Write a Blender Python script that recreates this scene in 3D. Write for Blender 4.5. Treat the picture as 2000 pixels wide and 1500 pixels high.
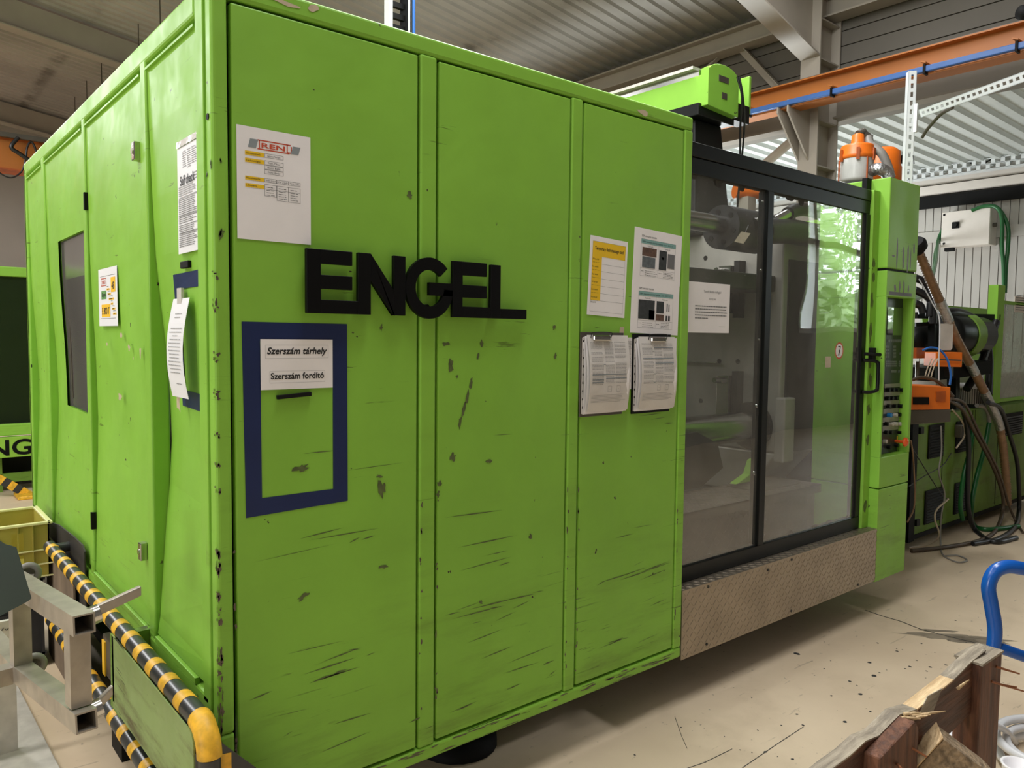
import bpy, bmesh, math, random
from mathutils import Vector, Matrix
random.seed(7)
SC = bpy.context.scene
COL = SC.collection
for o in list(bpy.data.objects):
    bpy.data.objects.remove(o)

# ------------------------------------------------------------------ camera
F_PX = 1516.0
CAM = Vector((-0.70514, -2.05915, 1.60820))
FWD = Vector((0.63989, 0.76605, -0.06083))
RGT = Vector((0.76785, -0.64054, 0.01066))
DWN = Vector((-0.03079, -0.05353, -0.99809))
cam = bpy.data.cameras.new('camera')
cam.sensor_fit = 'HORIZONTAL'
cam.sensor_width = 36.0
cam.lens = 36.0 * F_PX / 2000.0
cam.clip_start = 0.05
cam.clip_end = 200
camo = bpy.data.objects.new('camera', cam)
COL.objects.link(camo)
camo.matrix_world = Matrix(((RGT.x, -DWN.x, -FWD.x, CAM.x),
                            (RGT.y, -DWN.y, -FWD.y, CAM.y),
                            (RGT.z, -DWN.z, -FWD.z, CAM.z),
                            (0, 0, 0, 1)))
SC.camera = camo

# ------------------------------------------------------------------ world and lights
world = bpy.data.worlds.new('sky')
SC.world = world
world.use_nodes = True
_bg = world.node_tree.nodes['Background']
_bg.inputs[0].default_value = (0.86, 0.93, 1.0, 1)
_bg.inputs[1].default_value = 10.0


def area(name, loc, target, sx, sy, power, col=(1, 1, 1)):
    d = bpy.data.lights.new(name, 'AREA')
    d.shape = 'RECTANGLE'
    d.size, d.size_y = sx, sy
    d.energy = power
    d.color = col
    o = bpy.data.objects.new(name, d)
    COL.objects.link(o)
    o.location = loc
    o.rotation_euler = (Vector(target) - Vector(loc)).to_track_quat('-Z', 'Y').to_euler()
    return o


# daylight from high on the left, beyond the frame
area('rooflight_daylight', (-4.8, 1.6, 6.2), (0.0, 1.6, 1.3), 12.6, 2.6, 210, (0.99, 1.0, 0.98))
area('side_face_fill', (-9.5, -1.0, 2.6), (0.0, -0.6, 1.6), 2.0, 3.4, 250, (0.98, 1.0, 0.98))  # added unseen light for the side faces, kept narrow so the front stays dim
# rows of fluorescent trunking: along the machine front, far end; added fill strips: left aisle, over the machine
area('fill_left_aisle', (-2.3, 1.8, 5.6), (-1.6, 1.8, 0), 0.25, 5.0, 190, (1.0, 0.98, 0.94))  # added overhead fill to lift the left floor and end face
area('trunking_aisle', (1.7, 0.0, 5.6), (1.8, -0.1, 0), 4.4, 0.25, 240, (0.98, 0.985, 1.0))
area('fill_guard_inside', (3.8, 1.6, 5.6), (3.8, 1.6, 0), 5.0, 0.25, 130, (0.98, 0.985, 1.0))  # added overhead fill to brighten the inside of the guard
area('trunking_far', (-2.0, 11.0, 5.4), (-2.0, 11.0, 0), 0.25, 8.0, 700, (0.98, 0.985, 1.0))
# daylight in the annexe, low behind the machine
area('annexe_daylight', (8.9, 5.6, 1.4), (8.7, 3.9, 4.1), 1.4, 2.0, 270, (0.92, 0.98, 1.0))

SC.view_settings.view_transform = 'Standard'
SC.view_settings.look = 'None'
SC.view_settings.gamma = 1.0
SC.view_settings.use_curve_mapping = False
SC.view_settings.exposure = -0.07


# ------------------------------------------------------------------ helpers
def at(px, py, X=None, Y=None, Z=None, D=None):
    """point of the place that photograph pixel (px, py) shows, on a known plane or at a known depth"""
    r = FWD + RGT * ((px - 1000.0) / F_PX) + DWN * ((py - 750.0) / F_PX)
    if X is not None:
        t = (X - CAM.x) / r.x
    elif Y is not None:
        t = (Y - CAM.y) / r.y
    elif Z is not None:
        t = (Z - CAM.z) / r.z
    else:
        t = D
    return CAM + r * t


def lin(c):
    def f(v):
        v /= 255.0
        return v / 12.92 if v <= 0.04045 else ((v + 0.055) / 1.055) ** 2.4
    return (f(c[0]), f(c[1]), f(c[2]), 1)


OFF = {}


class MB:
    def __init__(s):
        s.v, s.f, s.sm = [], [], []

    def add(s, vs, fs, smooth=False):
        b = len(s.v)
        s.v += [Vector(v) for v in vs]
        s.f += [tuple(i + b for i in f) for f in fs]
        s.sm += [smooth] * len(fs)
        return s

    def box(s, x0, x1, y0, y1, z0, z1):
        x0, x1 = min(x0, x1), max(x0, x1)
        y0, y1 = min(y0, y1), max(y0, y1)
        z0, z1 = min(z0, z1), max(z0, z1)
        vs = [(x0, y0, z0), (x1, y0, z0), (x1, y1, z0), (x0, y1, z0), (x0, y0, z1), (x1, y0, z1), (x1, y1, z1), (x0, y1, z1)]
        return s.add(vs, [(0, 3, 2, 1), (4, 5, 6, 7), (0, 1, 5, 4), (1, 2, 6, 5), (2, 3, 7, 6), (3, 0, 4, 7)])

    def obox(s, p, q, w, h, up=(0, 0, 1)):
        """bar from p to q, w across, h along up"""
        p, q = Vector(p), Vector(q)
        d = (q - p).normalized()
        a = d.cross(Vector(up)).normalized()
        u = a.cross(d).normalized()
        vs = []
        for c in (p, q):
            for i, j in ((-1, -1), (1, -1), (1, 1), (-1, 1)):
                vs.append(c + a * (i * w / 2) + u * (j * h / 2))
        return s.add(vs, [(3, 2, 1, 0), (4, 5, 6, 7), (0, 1, 5, 4), (1, 2, 6, 5), (2, 3, 7, 6), (3, 0, 4, 7)])

    def hollow(s, p, q, w, t, up=(0, 0, 1)):
        """square tube with open ends"""
        p, q = Vector(p), Vector(q)
        d = (q - p).normalized()
        a = d.cross(Vector(up)).normalized()
        u = a.cross(d).normalized()
        vs = []
        for c in (p, q):
            for r in (w / 2, w / 2 - t):
                for i, j in ((-1, -1), (1, -1), (1, 1), (-1, 1)):
                    vs.append(c + a * (i * r) + u * (j * r))
        fs = []
        for k in range(4):
            n = (k + 1) % 4
            fs += [(k, n, 8 + n, 8 + k), (4 + n, 4 + k, 12 + k, 12 + n), (n, k, 4 + k, 4 + n), (8 + k, 8 + n, 12 + n, 12 + k)]
        return s.add(vs, fs)

    def slab(s, pts, nrm):
        """closed slab: polygon pts extruded by vector nrm"""
        n = len(pts)
        a = [Vector(p) for p in pts]
        b = [p + Vector(nrm) for p in a]
        fs = [tuple(range(n - 1, -1, -1)), tuple(range(n, 2 * n))]
        fs += [(i, (i + 1) % n, n + (i + 1) % n, n + i) for i in range(n)]
        return s.add(a + b, fs)

    def cyl(s, p, q, r, n=16, r2=None, cap=True):
        p, q = Vector(p), Vector(q)
        r2 = r if r2 is None else r2
        d = (q - p).normalized()
        a = d.orthogonal().normalized()
        b = d.cross(a)
        vs = []
        for c, rr in ((p, r), (q, r2)):
            for k in range(n):
                t = 2 * math.pi * k / n
                vs.append(c + a * (rr * math.cos(t)) + b * (rr * math.sin(t)))
        s.add(vs, [(k, (k + 1) % n, n + (k + 1) % n, n + k) for k in range(n)], True)
        if cap:
            s.add(vs[:n], [tuple(range(n - 1, -1, -1))])
            s.add(vs[n:], [tuple(range(n))])
        return s

    def lathe(s, prof, o, axis=(0, 0, 1), n=20, cap=True):
        """prof = (radius, height) list turned about axis at o"""
        d = Vector(axis).normalized()
        a = d.orthogonal().normalized()
        b = d.cross(a)
        o = Vector(o)
        vs = []
        for r, h in prof:
            for k in range(n):
                t = 2 * math.pi * k / n
                vs.append(o + d * h + a * (r * math.cos(t)) + b * (r * math.sin(t)))
        m = len(prof)
        fs = [(i * n + k, i * n + (k + 1) % n, (i + 1) * n + (k + 1) % n, (i + 1) * n + k) for i in range(m - 1) for k in range(n)]
        s.add(vs, fs, True)
        if cap:
            s.add(vs[:n], [tuple(range(n - 1, -1, -1))])
            s.add(vs[-n:], [tuple(range(n))])
        return s

    def tube(s, pts, r, n=10, closed=False, corr=None):
        """round tube through pts; corr=(pitch, depth) makes it corrugated"""
        pts = [Vector(p) for p in pts]
        if corr:
            out = []
            k = 0
            acc = 0.0
            for i in range(len(pts) - 1):
                L = (pts[i + 1] - pts[i]).length
                m = max(1, int(L / corr[0] * 2))
                for j in range(m):
                    out.append((pts[i].lerp(pts[i + 1], j / m), r - (corr[1] if k % 2 else 0)))
                    k += 1
            out.append((pts[-1], r))
            pts, rad = [o[0] for o in out], [o[1] for o in out]
        else:
            rad = [r] * len(pts) if not isinstance(r, (list, tuple)) else list(r)
        m = len(pts)
        up = None
        vs = []
        for i in range(m):
            if closed:
                t = pts[(i + 1) % m] - pts[i - 1]
            else:
                t = pts[min(i + 1, m - 1)] - pts[max(i - 1, 0)]
            t.normalize()
            if up is None:
                up = t.orthogonal().normalized()
            else:
                up = (up - t * up.dot(t))
                up = up.normalized() if up.length > 1e-6 else t.orthogonal().normalized()
            b = t.cross(up)
            for k in range(n):
                a = 2 * math.pi * k / n
                vs.append(pts[i] + up * (rad[i] * math.cos(a)) + b * (rad[i] * math.sin(a)))
        fs = []
        for i in range(m if closed else m - 1):
            j = (i + 1) % m
            for k in range(n):
                fs.append((i * n + k, i * n + (k + 1) % n, j * n + (k + 1) % n, j * n + k))
        s.add(vs, fs, True)
        if not closed:
            s.add(vs[:n], [tuple(range(n - 1, -1, -1))])
            s.add(vs[-n:], [tuple(range(n))])
        return s

    def ball(s, c, r, n=10, sc=(1, 1, 1)):
        vs, fs = [], []
        c = Vector(c)
        m = n // 2
        for i in range(m + 1):
            p = math.pi * i / m
            for k in range(n):
                t = 2 * math.pi * k / n
                vs.append(c + Vector((r * sc[0] * math.sin(p) * math.cos(t), r * sc[1] * math.sin(p) * math.sin(t), r * sc[2] * math.cos(p))))
        for i in range(m):
            for k in range(n):
                fs.append((i * n + k, (i + 1) * n + k, (i + 1) * n + (k + 1) % n, i * n + (k + 1) % n))
        return s.add(vs, fs, True)

    def build(s, name, mat, parent=None, bevel=0.0, seg=2, kind=None, label=None, weld=False):
        off = OFF.get(parent.name, Vector((0, 0, 0))) if parent else Vector((0, 0, 0))
        me = bpy.data.meshes.new(name)
        me.from_pydata([tuple(v - off) for v in s.v], [], s.f)
        me.polygons.foreach_set('use_smooth', s.sm)
        me.materials.append(mat)
        bm = bmesh.new()
        bm.from_mesh(me)
        if weld:
            bmesh.ops.remove_doubles(bm, verts=bm.verts, dist=1e-5)
        bmesh.ops.recalc_face_normals(bm, faces=bm.faces)
        bm.to_mesh(me)
        bm.free()
        me.update()
        o = bpy.data.objects.new(name, me)
        COL.objects.link(o)
        if parent:
            o.parent = parent
            OFF[o.name] = off
        if bevel:
            b = o.modifiers.new('bevel', 'BEVEL')
            b.width = bevel
            b.segments = seg
            b.limit_method = 'ANGLE'
            b.harden_normals = False
        if kind:
            o['kind'] = kind
        if label:
            o['label'] = label
        return o


def spline(pts, n=8):
    """Catmull-Rom through pts"""
    P = [Vector(p) for p in pts]
    P = [P[0] * 2 - P[1]] + P + [P[-1] * 2 - P[-2]]
    out = []
    for i in range(1, len(P) - 2):
        a, b, c, d = P[i - 1:i + 3]
        for k in range(n):
            t = k / n
            out.append(0.5 * ((2 * b) + (c - a) * t + (2 * a - 5 * b + 4 * c - d) * t * t + (3 * b - a - 3 * c + d) * t ** 3))
    out.append(P[-2])
    return out


def thing(name, label, cat, loc=(0, 0, 0), group=None):
    o = bpy.data.objects.new(name, None)
    o.empty_display_size = 0.1
    COL.objects.link(o)
    o.location = loc
    OFF[o.name] = Vector(loc)
    o['label'] = label
    o['category'] = cat
    if group:
        o['group'] = group
    return o


def tag(o, label, cat, group=None):
    o['label'] = label
    o['category'] = cat
    if group:
        o['group'] = group
    return o


def struct(mb, name, mat, parent=None, **k):
    return mb.build(name, mat, parent, kind='structure' if parent is None else None, **k)


# ------------------------------------------------------------------ materials
def mat_base(name):
    m = bpy.data.materials.new(name)
    m.use_nodes = True
    nt = m.node_tree
    return m, nt, nt.nodes['Principled BSDF']


def plain(name, rgb, rough=0.5, metal=0.0, var=0.12, scale=9.0, bump=0.0, spec=0.5, stretch=(1, 1, 1)):
    m, nt, b = mat_base(name)
    c = lin(rgb)
    N = nt.nodes.new
    geo = N('ShaderNodeNewGeometry')
    mp = N('ShaderNodeMapping')
    mp.inputs['Scale'].default_value = stretch
    nz = N('ShaderNodeTexNoise')
    nz.inputs['Scale'].default_value = scale
    nz.inputs['Detail'].default_value = 5
    nt.links.new(geo.outputs['Position'], mp.inputs[0])
    nt.links.new(mp.outputs[0], nz.inputs['Vector'])
    rp = N('ShaderNodeValToRGB')
    rp.color_ramp.elements[0].position = 0.3
    rp.color_ramp.elements[1].position = 0.7
    rp.color_ramp.elements[0].color = tuple(max(0, v * (1 - var)) for v in c[:3]) + (1,)
    rp.color_ramp.elements[1].color = tuple(min(1, v * (1 + var)) for v in c[:3]) + (1,)
    nt.links.new(nz.outputs[0], rp.inputs[0])
    nt.links.new(rp.outputs[0], b.inputs['Base Color'])
    b.inputs['Roughness'].default_value = rough
    b.inputs['Metallic'].default_value = metal
    b.inputs['Specular IOR Level'].default_value = spec
    if bump:
        bp = N('ShaderNodeBump')
        bp.inputs['Strength'].default_value = bump
        bp.inputs['Distance'].default_value = 0.01
        nt.links.new(nz.outputs[0], bp.inputs['Height'])
        nt.links.new(bp.outputs[0], b.inputs['Normal'])
    return m


def noise(nt, vec, scale, stretch=(1, 1, 1), detail=5, rough=0.6, lo=0.5, hi=0.6, rot=(0, 0, 0)):
    N = nt.nodes.new
    mp = N('ShaderNodeMapping')
    mp.inputs['Scale'].default_value = stretch
    mp.inputs['Rotation'].default_value = rot
    nz = N('ShaderNodeTexNoise')
    nz.inputs['Scale'].default_value = scale
    nz.inputs['Detail'].default_value = detail
    nz.inputs['Roughness'].default_value = rough
    nt.links.new(vec, mp.inputs[0])
    nt.links.new(mp.outputs[0], nz.inputs['Vector'])
    mr = N('ShaderNodeMapRange')
    mr.interpolation_type = 'SMOOTHSTEP'
    mr.inputs['From Min'].default_value = lo
    mr.inputs['From Max'].default_value = hi
    nt.links.new(nz.outputs[0], mr.inputs[0])
    return mr.outputs[0]


def mul(nt, a, b):
    n = nt.nodes.new('ShaderNodeMath')
    n.operation = 'MULTIPLY'
    for i, v in ((0, a), (1, b)):
        if isinstance(v, (int, float)):
            n.inputs[i].default_value = v
        else:
            nt.links.new(v, n.inputs[i])
    return n.outputs[0]


def mixc(nt, fac, a, b):
    n = nt.nodes.new('ShaderNodeMix')
    n.data_type = 'RGBA'
    if isinstance(fac, (int, float)):
        n.inputs[0].default_value = fac
    else:
        nt.links.new(fac, n.inputs[0])
    for i, v in ((6, a), (7, b)):
        if isinstance(v, tuple):
            n.inputs[i].default_value = v
        else:
            nt.links.new(v, n.inputs[i])
    return n.outputs[2]


def paint(name, rgb, rough=0.42, scratch=1.0, chips=1.0, low=(0.15, 1.15), coat=0.0, chipcol=(58, 50, 40)):
    """worn machine enamel: slight mottling, long horizontal scuffs low down, chips to the primer"""
    m, nt, b = mat_base(name)
    geo = nt.nodes.new('ShaderNodeNewGeometry')
    pos = geo.outputs['Position']
    c = lin(rgb)
    base = mixc(nt, noise(nt, pos, 1.7, lo=0.3, hi=0.7), tuple(v * 0.93 for v in c[:3]) + (1,), tuple(v * 1.05 for v in c[:3]) + (1,))
    sep = nt.nodes.new('ShaderNodeSeparateXYZ')
    nt.links.new(pos, sep.inputs[0])
    mr = nt.nodes.new('ShaderNodeMapRange')
    mr.interpolation_type = 'SMOOTHSTEP'
    mr.inputs['From Min'].default_value = low[1]
    mr.inputs['From Max'].default_value = low[0]
    nt.links.new(sep.outputs[2], mr.inputs[0])
    # rubbed grime in long smears
    grime = mul(nt, mul(nt, noise(nt, pos, 1.2, (1.2, 1.2, 7), 6, 0.65, 0.47, 0.75), mr.outputs[0]), 0.5 * scratch)
    base = mixc(nt, grime, base, lin((86, 82, 40)))
    sc1 = mul(nt, mul(nt, noise(nt, pos, 1.0, (3.2, 3.2, 120), 3, 0.6, 0.635, 0.67, (0.02, 0.025, 0)),
                      noise(nt, pos, 2.4, lo=0.5, hi=0.62)), mr.outputs[0])
    sc1 = mul(nt, sc1, 0.85 * scratch)
    base = mixc(nt, sc1, base, lin((52, 55, 24)))
    sc2 = mul(nt, mul(nt, noise(nt, pos, 1.0, (5, 5, 60), 4, 0.6, 0.655, 0.69, (0.05, -0.06, 0)), noise(nt, pos, 1.6, lo=0.52, hi=0.6)), 0.6 * scratch)
    base = mixc(nt, sc2, base, lin((70, 78, 34)))
    ch = mul(nt, mul(nt, noise(nt, pos, 26, detail=3, lo=0.70, hi=0.715), noise(nt, pos, 3.1, lo=0.5, hi=0.56)), chips)
    base = mixc(nt, ch, base, lin(chipcol))
    nt.links.new(base, b.inputs['Base Color'])
    rr = nt.nodes.new('ShaderNodeMapRange')
    nt.links.new(noise(nt, pos, 4.0, lo=0.35, hi=0.7), rr.inputs[0])
    rr.inputs['To Min'].default_value = rough
    rr.inputs['To Max'].default_value = rough + 0.14
    nt.links.new(rr.outputs[0], b.inputs['Roughness'])
    b.inputs['Specular IOR Level'].default_value = 0.32
    bp = nt.nodes.new('ShaderNodeBump')
    bp.inputs['Strength'].default_value = 0.10
    bp.inputs['Distance'].default_value = 0.02
    nt.links.new(noise(nt, pos, 5.0, detail=2, lo=0.2, hi=0.8), bp.inputs['Height'])
    nt.links.new(bp.outputs[0], b.inputs['Normal'])
    return m


GREEN = (134, 188, 66)
M = {}
M['green'] = paint('green_enamel', GREEN)
M['green_edge'] = paint('green_enamel_worn_edges', GREEN, chips=2.5, scratch=1.2, low=(0.2, 1.9))
M['green_in'] = paint('green_enamel_inside', (140, 188, 66), scratch=0.2, chips=0.2)
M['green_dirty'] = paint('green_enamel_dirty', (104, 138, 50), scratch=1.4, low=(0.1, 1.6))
M['green_skirt'] = paint('green_enamel_scraped', (138, 160, 98), scratch=3.0, chips=2.5, low=(0.5, 2.0), chipcol=(110, 92, 76))
M['black'] = plain('black_enamel', (14, 16, 15), 0.38, var=0.15, spec=0.25)
M['black_matt'] = plain('black_matt', (14, 14, 14), 0.65, spec=0.2)
M['letter'] = plain('black_letter_plastic', (9, 9, 10), 0.5, var=0.05, spec=0.15)
M['rubber'] = plain('worn_rubber', (48, 45, 42), 0.6, var=0.45, scale=4, stretch=(1, 1, 0.3))
M['dark'] = plain('dark_machine_steel', (40, 40, 40), 0.45, 0.4, var=0.3)
M['steel'] = plain('ground_platen_steel', (176, 170, 160), 0.45, 0.35, var=0.18, scale=3)
M['bright'] = plain('bright_steel', (190, 188, 184), 0.22, 1.0, var=0.05)
M['zinc'] = plain('zinc_plated_channel', (226, 230, 232), 0.4, 0.12, var=0.05)
M['alu'] = plain('tread_plate_aluminium', (160, 148, 132), 0.40, 0.85, var=0.12, scale=6)
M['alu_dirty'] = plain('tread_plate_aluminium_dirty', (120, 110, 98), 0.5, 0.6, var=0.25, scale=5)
M['tube'] = plain('bare_welded_steel_tube', (160, 152, 140), 0.4, 0.5, var=0.22, scale=14)
M['galv'] = plain('galvanised_sheet', (205, 200, 192), 0.5, 0.3, var=0.12, scale=18)
M['yellow'] = plain('yellow_hazard_tape', (224, 172, 44), 0.5, var=0.25, scale=40)
M['tape_black'] = plain('black_hazard_tape', (44, 46, 48), 0.35, var=0.2, scale=20)
M['orange'] = plain('orange_enamel', (226, 112, 28), 0.4, var=0.1)
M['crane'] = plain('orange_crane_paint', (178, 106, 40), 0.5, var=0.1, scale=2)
M['orange_dirty'] = plain('orange_enamel_dirty', (170, 80, 26), 0.5, var=0.3)
M['blue_tube'] = plain('blue_enamel', (8, 76, 156), 0.25, var=0.1)
M['blue_rail'] = plain('blue_conductor_rail', (62, 104, 168), 0.45, var=0.08)
M['navy'] = plain('navy_tape', (14, 34, 82), 0.45, var=0.08)
M['paper'] = plain('paper', (240, 237, 238), 0.5, var=0.03)
M['paper_bright'] = plain('paper_bright', (232, 233, 238), 0.5, var=0.02)
M['sleeve'] = plain('clear_sleeve_over_paper', (216, 212, 208), 0.12, var=0.05, bump=0.5, scale=10)
M['ink'] = plain('ink_black', (26, 26, 28), 0.6, var=0.0)
M['ink_grey'] = plain('ink_grey', (108, 108, 110), 0.6, var=0.0)
M['ink_light'] = plain('ink_light_grey', (158, 158, 160), 0.6, var=0.0)
M['ink_yellow'] = plain('ink_yellow', (236, 194, 24), 0.55, var=0.02)
M['ink_amber'] = plain('ink_amber', (240, 190, 40), 0.55, var=0.02)
M['ink_red'] = plain('ink_red', (196, 74, 44), 0.55, var=0.02)
M['ink_teal'] = plain('ink_teal', (130, 172, 168), 0.55, var=0.02)
M['ink_green'] = plain('ink_green', (96, 150, 84), 0.55, var=0.02)
M['ink_steel'] = plain('ink_steel_grey', (138, 146, 150), 0.55, var=0.05)
M['photo_dark'] = plain('photo_dark', (44, 46, 46), 0.5, var=0.5, scale=60)
M['photo_brown'] = plain('photo_brown', (92, 66, 52), 0.5, var=0.5, scale=60)
M['photo_grey'] = plain('photo_grey', (92, 98, 102), 0.5, var=0.3, scale=60)
M['skin_print'] = plain('photo_warm', (186, 130, 104), 0.5, var=0.3, scale=70)
M['roof'] = plain('roof_sheet', (170, 160, 146), 0.6, var=0.06, scale=1.5)
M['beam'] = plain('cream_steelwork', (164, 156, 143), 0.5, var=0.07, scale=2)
M['girder'] = plain('shaded_girder', (122, 114, 102), 0.6, var=0.1, scale=2)  # cream steel darkened: the shade by the crane runway is in the colour
M['wall'] = plain('grey_wall_panel', (108, 103, 94), 0.65, var=0.06, scale=2)
M['wall_rib'] = plain('ribbed_wall_panel', (176, 172, 166), 0.55, var=0.05, scale=2)
M['near_wall'] = plain('near_wall_panel', (118, 113, 108), 0.7, var=0.05, scale=1)
M['end_wall'] = plain('gable_wall_panel', (176, 170, 163), 0.65, var=0.05, scale=1)
M['annexe_roof'] = plain('annexe_roof_sheet', (214, 220, 218), 0.35, 0.2, var=0.05)
M['groove'] = plain('panel_joint', (60, 55, 48), 0.8, var=0.1)
M['box_grey'] = plain('light_grey_enclosure', (222, 214, 206), 0.45, var=0.03)
M['crate'] = plain('olive_yellow_plastic', (172, 160, 70), 0.45, var=0.1, scale=3)
M['crate_lip'] = plain('olive_yellow_plastic_lip', (232, 228, 168), 0.4, var=0.05)
M['crate_black'] = plain('black_crate_plastic', (40, 42, 46), 0.5, var=0.15)
M['dark_green'] = plain('dark_green_sheet', (12, 40, 28), 0.5, var=0.12)
M['wheel'] = plain('grey_rubber_tyre', (128, 124, 118), 0.55, var=0.15)
M['hub'] = plain('caster_hub', (92, 86, 78), 0.4, 0.4, var=0.1)
M['hose_green'] = plain('green_hose', (22, 92, 42), 0.35, var=0.1)
M['hose_black'] = plain('black_hose', (26, 26, 27), 0.4, var=0.1)
M['hose_brown'] = plain('brown_cable', (74, 60, 44), 0.5, var=0.2)
M['hose_grey'] = plain('grey_cable', (140, 136, 130), 0.45, var=0.1)
M['hose_white'] = plain('white_hose', (206, 206, 208), 0.35, var=0.05)
M['hose_blue'] = plain('blue_air_line', (40, 104, 186), 0.35, var=0.05)
M['duct'] = plain('tan_spiral_duct', (150, 116, 84), 0.4, var=0.2, scale=30)
M['foil'] = plain('foil_wrap', (186, 186, 188), 0.28, 0.9, var=0.1, bump=1.0, scale=60)
M['white_cloth'] = plain('off_white_sheet', (206, 200, 194), 0.7, var=0.08, bump=0.3)
M['frost'] = plain('frosted_hopper_glass', (196, 196, 192), 0.25, var=0.12, scale=7)
M['panel_dark'] = plain('control_panel_face', (46, 50, 50), 0.35, var=0.05)
M['key_grey'] = plain('keypad_grey', (104, 108, 108), 0.45, var=0.1, scale=30)
M['strip_grey'] = plain('label_strip_grey', (150, 146, 138), 0.4, 0.3, var=0.05)
M['btn_blue'] = plain('blue_button', (40, 130, 200), 0.3, var=0.05)
M['btn_white'] = plain('clear_button', (190, 186, 176), 0.3, var=0.05)
M['btn_red'] = plain('orange_red_mushroom', (214, 84, 30), 0.35, var=0.05)
M['residue'] = plain('tape_residue', (84, 96, 52), 0.5, var=0.35, scale=50)
M['residue_pale'] = plain('pale_tape_scrap', (192, 176, 152), 0.4, var=0.1, scale=40)
M['bare'] = plain('bare_metal_scrape', (96, 84, 74), 0.45, 0.3, var=0.3, scale=40)
M['floor_chip'] = plain('floor_dirt', (52, 52, 50), 0.7, var=0.2)
M['white_frame'] = plain('white_window_frame', (232, 232, 230), 0.4, var=0.02)
M['leaf'] = plain('tree_leaf', (146, 164, 122), 0.6, var=0.4, scale=2.5)
M['bark'] = plain('tree_bark', (74, 60, 46), 0.8, var=0.3)


def wood_mat(name, a, b, scale=9, stretch=(0.6, 6, 6)):
    m, nt, p = mat_base(name)
    geo = nt.nodes.new('ShaderNodeNewGeometry')
    n1 = noise(nt, geo.outputs['Position'], scale, stretch, 6, 0.65, 0.3, 0.7)
    c = mixc(nt, n1, lin(a), lin(b))
    nt.links.new(c, p.inputs['Base Color'])
    p.inputs['Roughness'].default_value = 0.62
    bp = nt.nodes.new('ShaderNodeBump')
    bp.inputs['Strength'].default_value = 0.5
    bp.inputs['Distance'].default_value = 0.006
    nt.links.new(n1, bp.inputs['Height'])
    nt.links.new(bp.outputs[0], p.inputs['Normal'])
    return m


M['wood'] = wood_mat('stained_pallet_board', (64, 38, 26), (108, 68, 46))
M['wood_post'] = wood_mat('stained_pallet_post', (72, 43, 29), (120, 77, 53), 9, (6, 6, 0.6))
M['wood_raw'] = wood_mat('splintered_raw_wood', (176, 146, 106), (232, 204, 160))
M['wood_grey'] = wood_mat('weathered_board_edge', (112, 102, 88), (170, 158, 138))
M['chip'] = plain('pressed_chip_block', (138, 118, 92), 0.8, var=0.5, scale=70, bump=0.8)


def floor_mat():
    m, nt, b = mat_base('painted_concrete_floor')
    geo = nt.nodes.new('ShaderNodeNewGeometry')
    pos = geo.outputs['Position']
    c = mixc(nt, noise(nt, pos, 0.7, lo=0.3, hi=0.7), lin((208, 187, 159)), lin((225, 205, 176)))
    c = mixc(nt, mul(nt, noise(nt, pos, 1.5, detail=8, lo=0.5, hi=0.8), 0.45), c, lin((160, 140, 114)))
    c = mixc(nt, mul(nt, noise(nt, pos, 24, detail=4, lo=0.66, hi=0.72), 0.45), c, lin((128, 112, 92)))
    c = mixc(nt, mul(nt, noise(nt, pos, 3, (1, 9, 1), 4, 0.6, 0.66, 0.7, (0, 0, 0.7)), 0.35), c, lin((120, 106, 88)))
    nt.links.new(c, b.inputs['Base Color'])
    b.inputs['Roughness'].default_value = 0.5
    return m


M['floor'] = floor_mat()


def glass_mat(name, tint=(0.93, 0.95, 0.95), haze=0.07, wave=0.12):
    m, nt, b = mat_base(name)
    nt.nodes.remove(b)
    N = nt.nodes.new
    out = nt.nodes['Material Output']
    geo = N('ShaderNodeNewGeometry')
    pos = geo.outputs['Position']
    tr = N('ShaderNodeBsdfTransparent')
    tr.inputs[0].default_value = tint + (1,)
    gl = N('ShaderNodeBsdfGlossy')
    gl.inputs['Roughness'].default_value = 0.015
    bp = N('ShaderNodeBump')
    bp.inputs['Strength'].default_value = wave
    bp.inputs['Distance'].default_value = 0.02
    nt.links.new(noise(nt, pos, 1.9, (1, 1, 0.8), 1, 0.4, 0.1, 0.9), bp.inputs['Height'])
    nt.links.new(bp.outputs[0], gl.inputs['Normal'])
    fr = N('ShaderNodeFresnel')
    fr.inputs[0].default_value = 1.5
    mr = N('ShaderNodeMath')
    mr.operation = 'MULTIPLY'
    mr.inputs[1].default_value = 2.6
    mr.use_clamp = True
    nt.links.new(fr.outputs[0], mr.inputs[0])
    mx = N('ShaderNodeMixShader')
    bf = N('ShaderNodeMath')
    bf.operation = 'SUBTRACT'
    bf.inputs[0].default_value = 1.0
    nt.links.new(geo.outputs['Backfacing'], bf.inputs[1])
    nt.links.new(mul(nt, mr.outputs[0], bf.outputs[0]), mx.inputs[0])
    nt.links.new(tr.outputs[0], mx.inputs[1])
    nt.links.new(gl.outputs[0], mx.inputs[2])
    df = N('ShaderNodeBsdfDiffuse')
    df.inputs[0].default_value = (0.62, 0.60, 0.56, 1)
    mh = N('ShaderNodeMixShader')
    hz = N('ShaderNodeMapRange')
    nt.links.new(noise(nt, pos, 2.6, detail=8, rough=0.7, lo=0.3, hi=0.75), hz.inputs[0])
    hz.inputs['To Min'].default_value = haze * 0.5
    hz.inputs['To Max'].default_value = haze * 1.5
    nt.links.new(hz.outputs[0], mh.inputs[0])
    nt.links.new(mx.outputs[0], mh.inputs[1])
    nt.links.new(df.outputs[0], mh.inputs[2])
    nt.links.new(mh.outputs[0], out.inputs[0])
    return m


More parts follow.
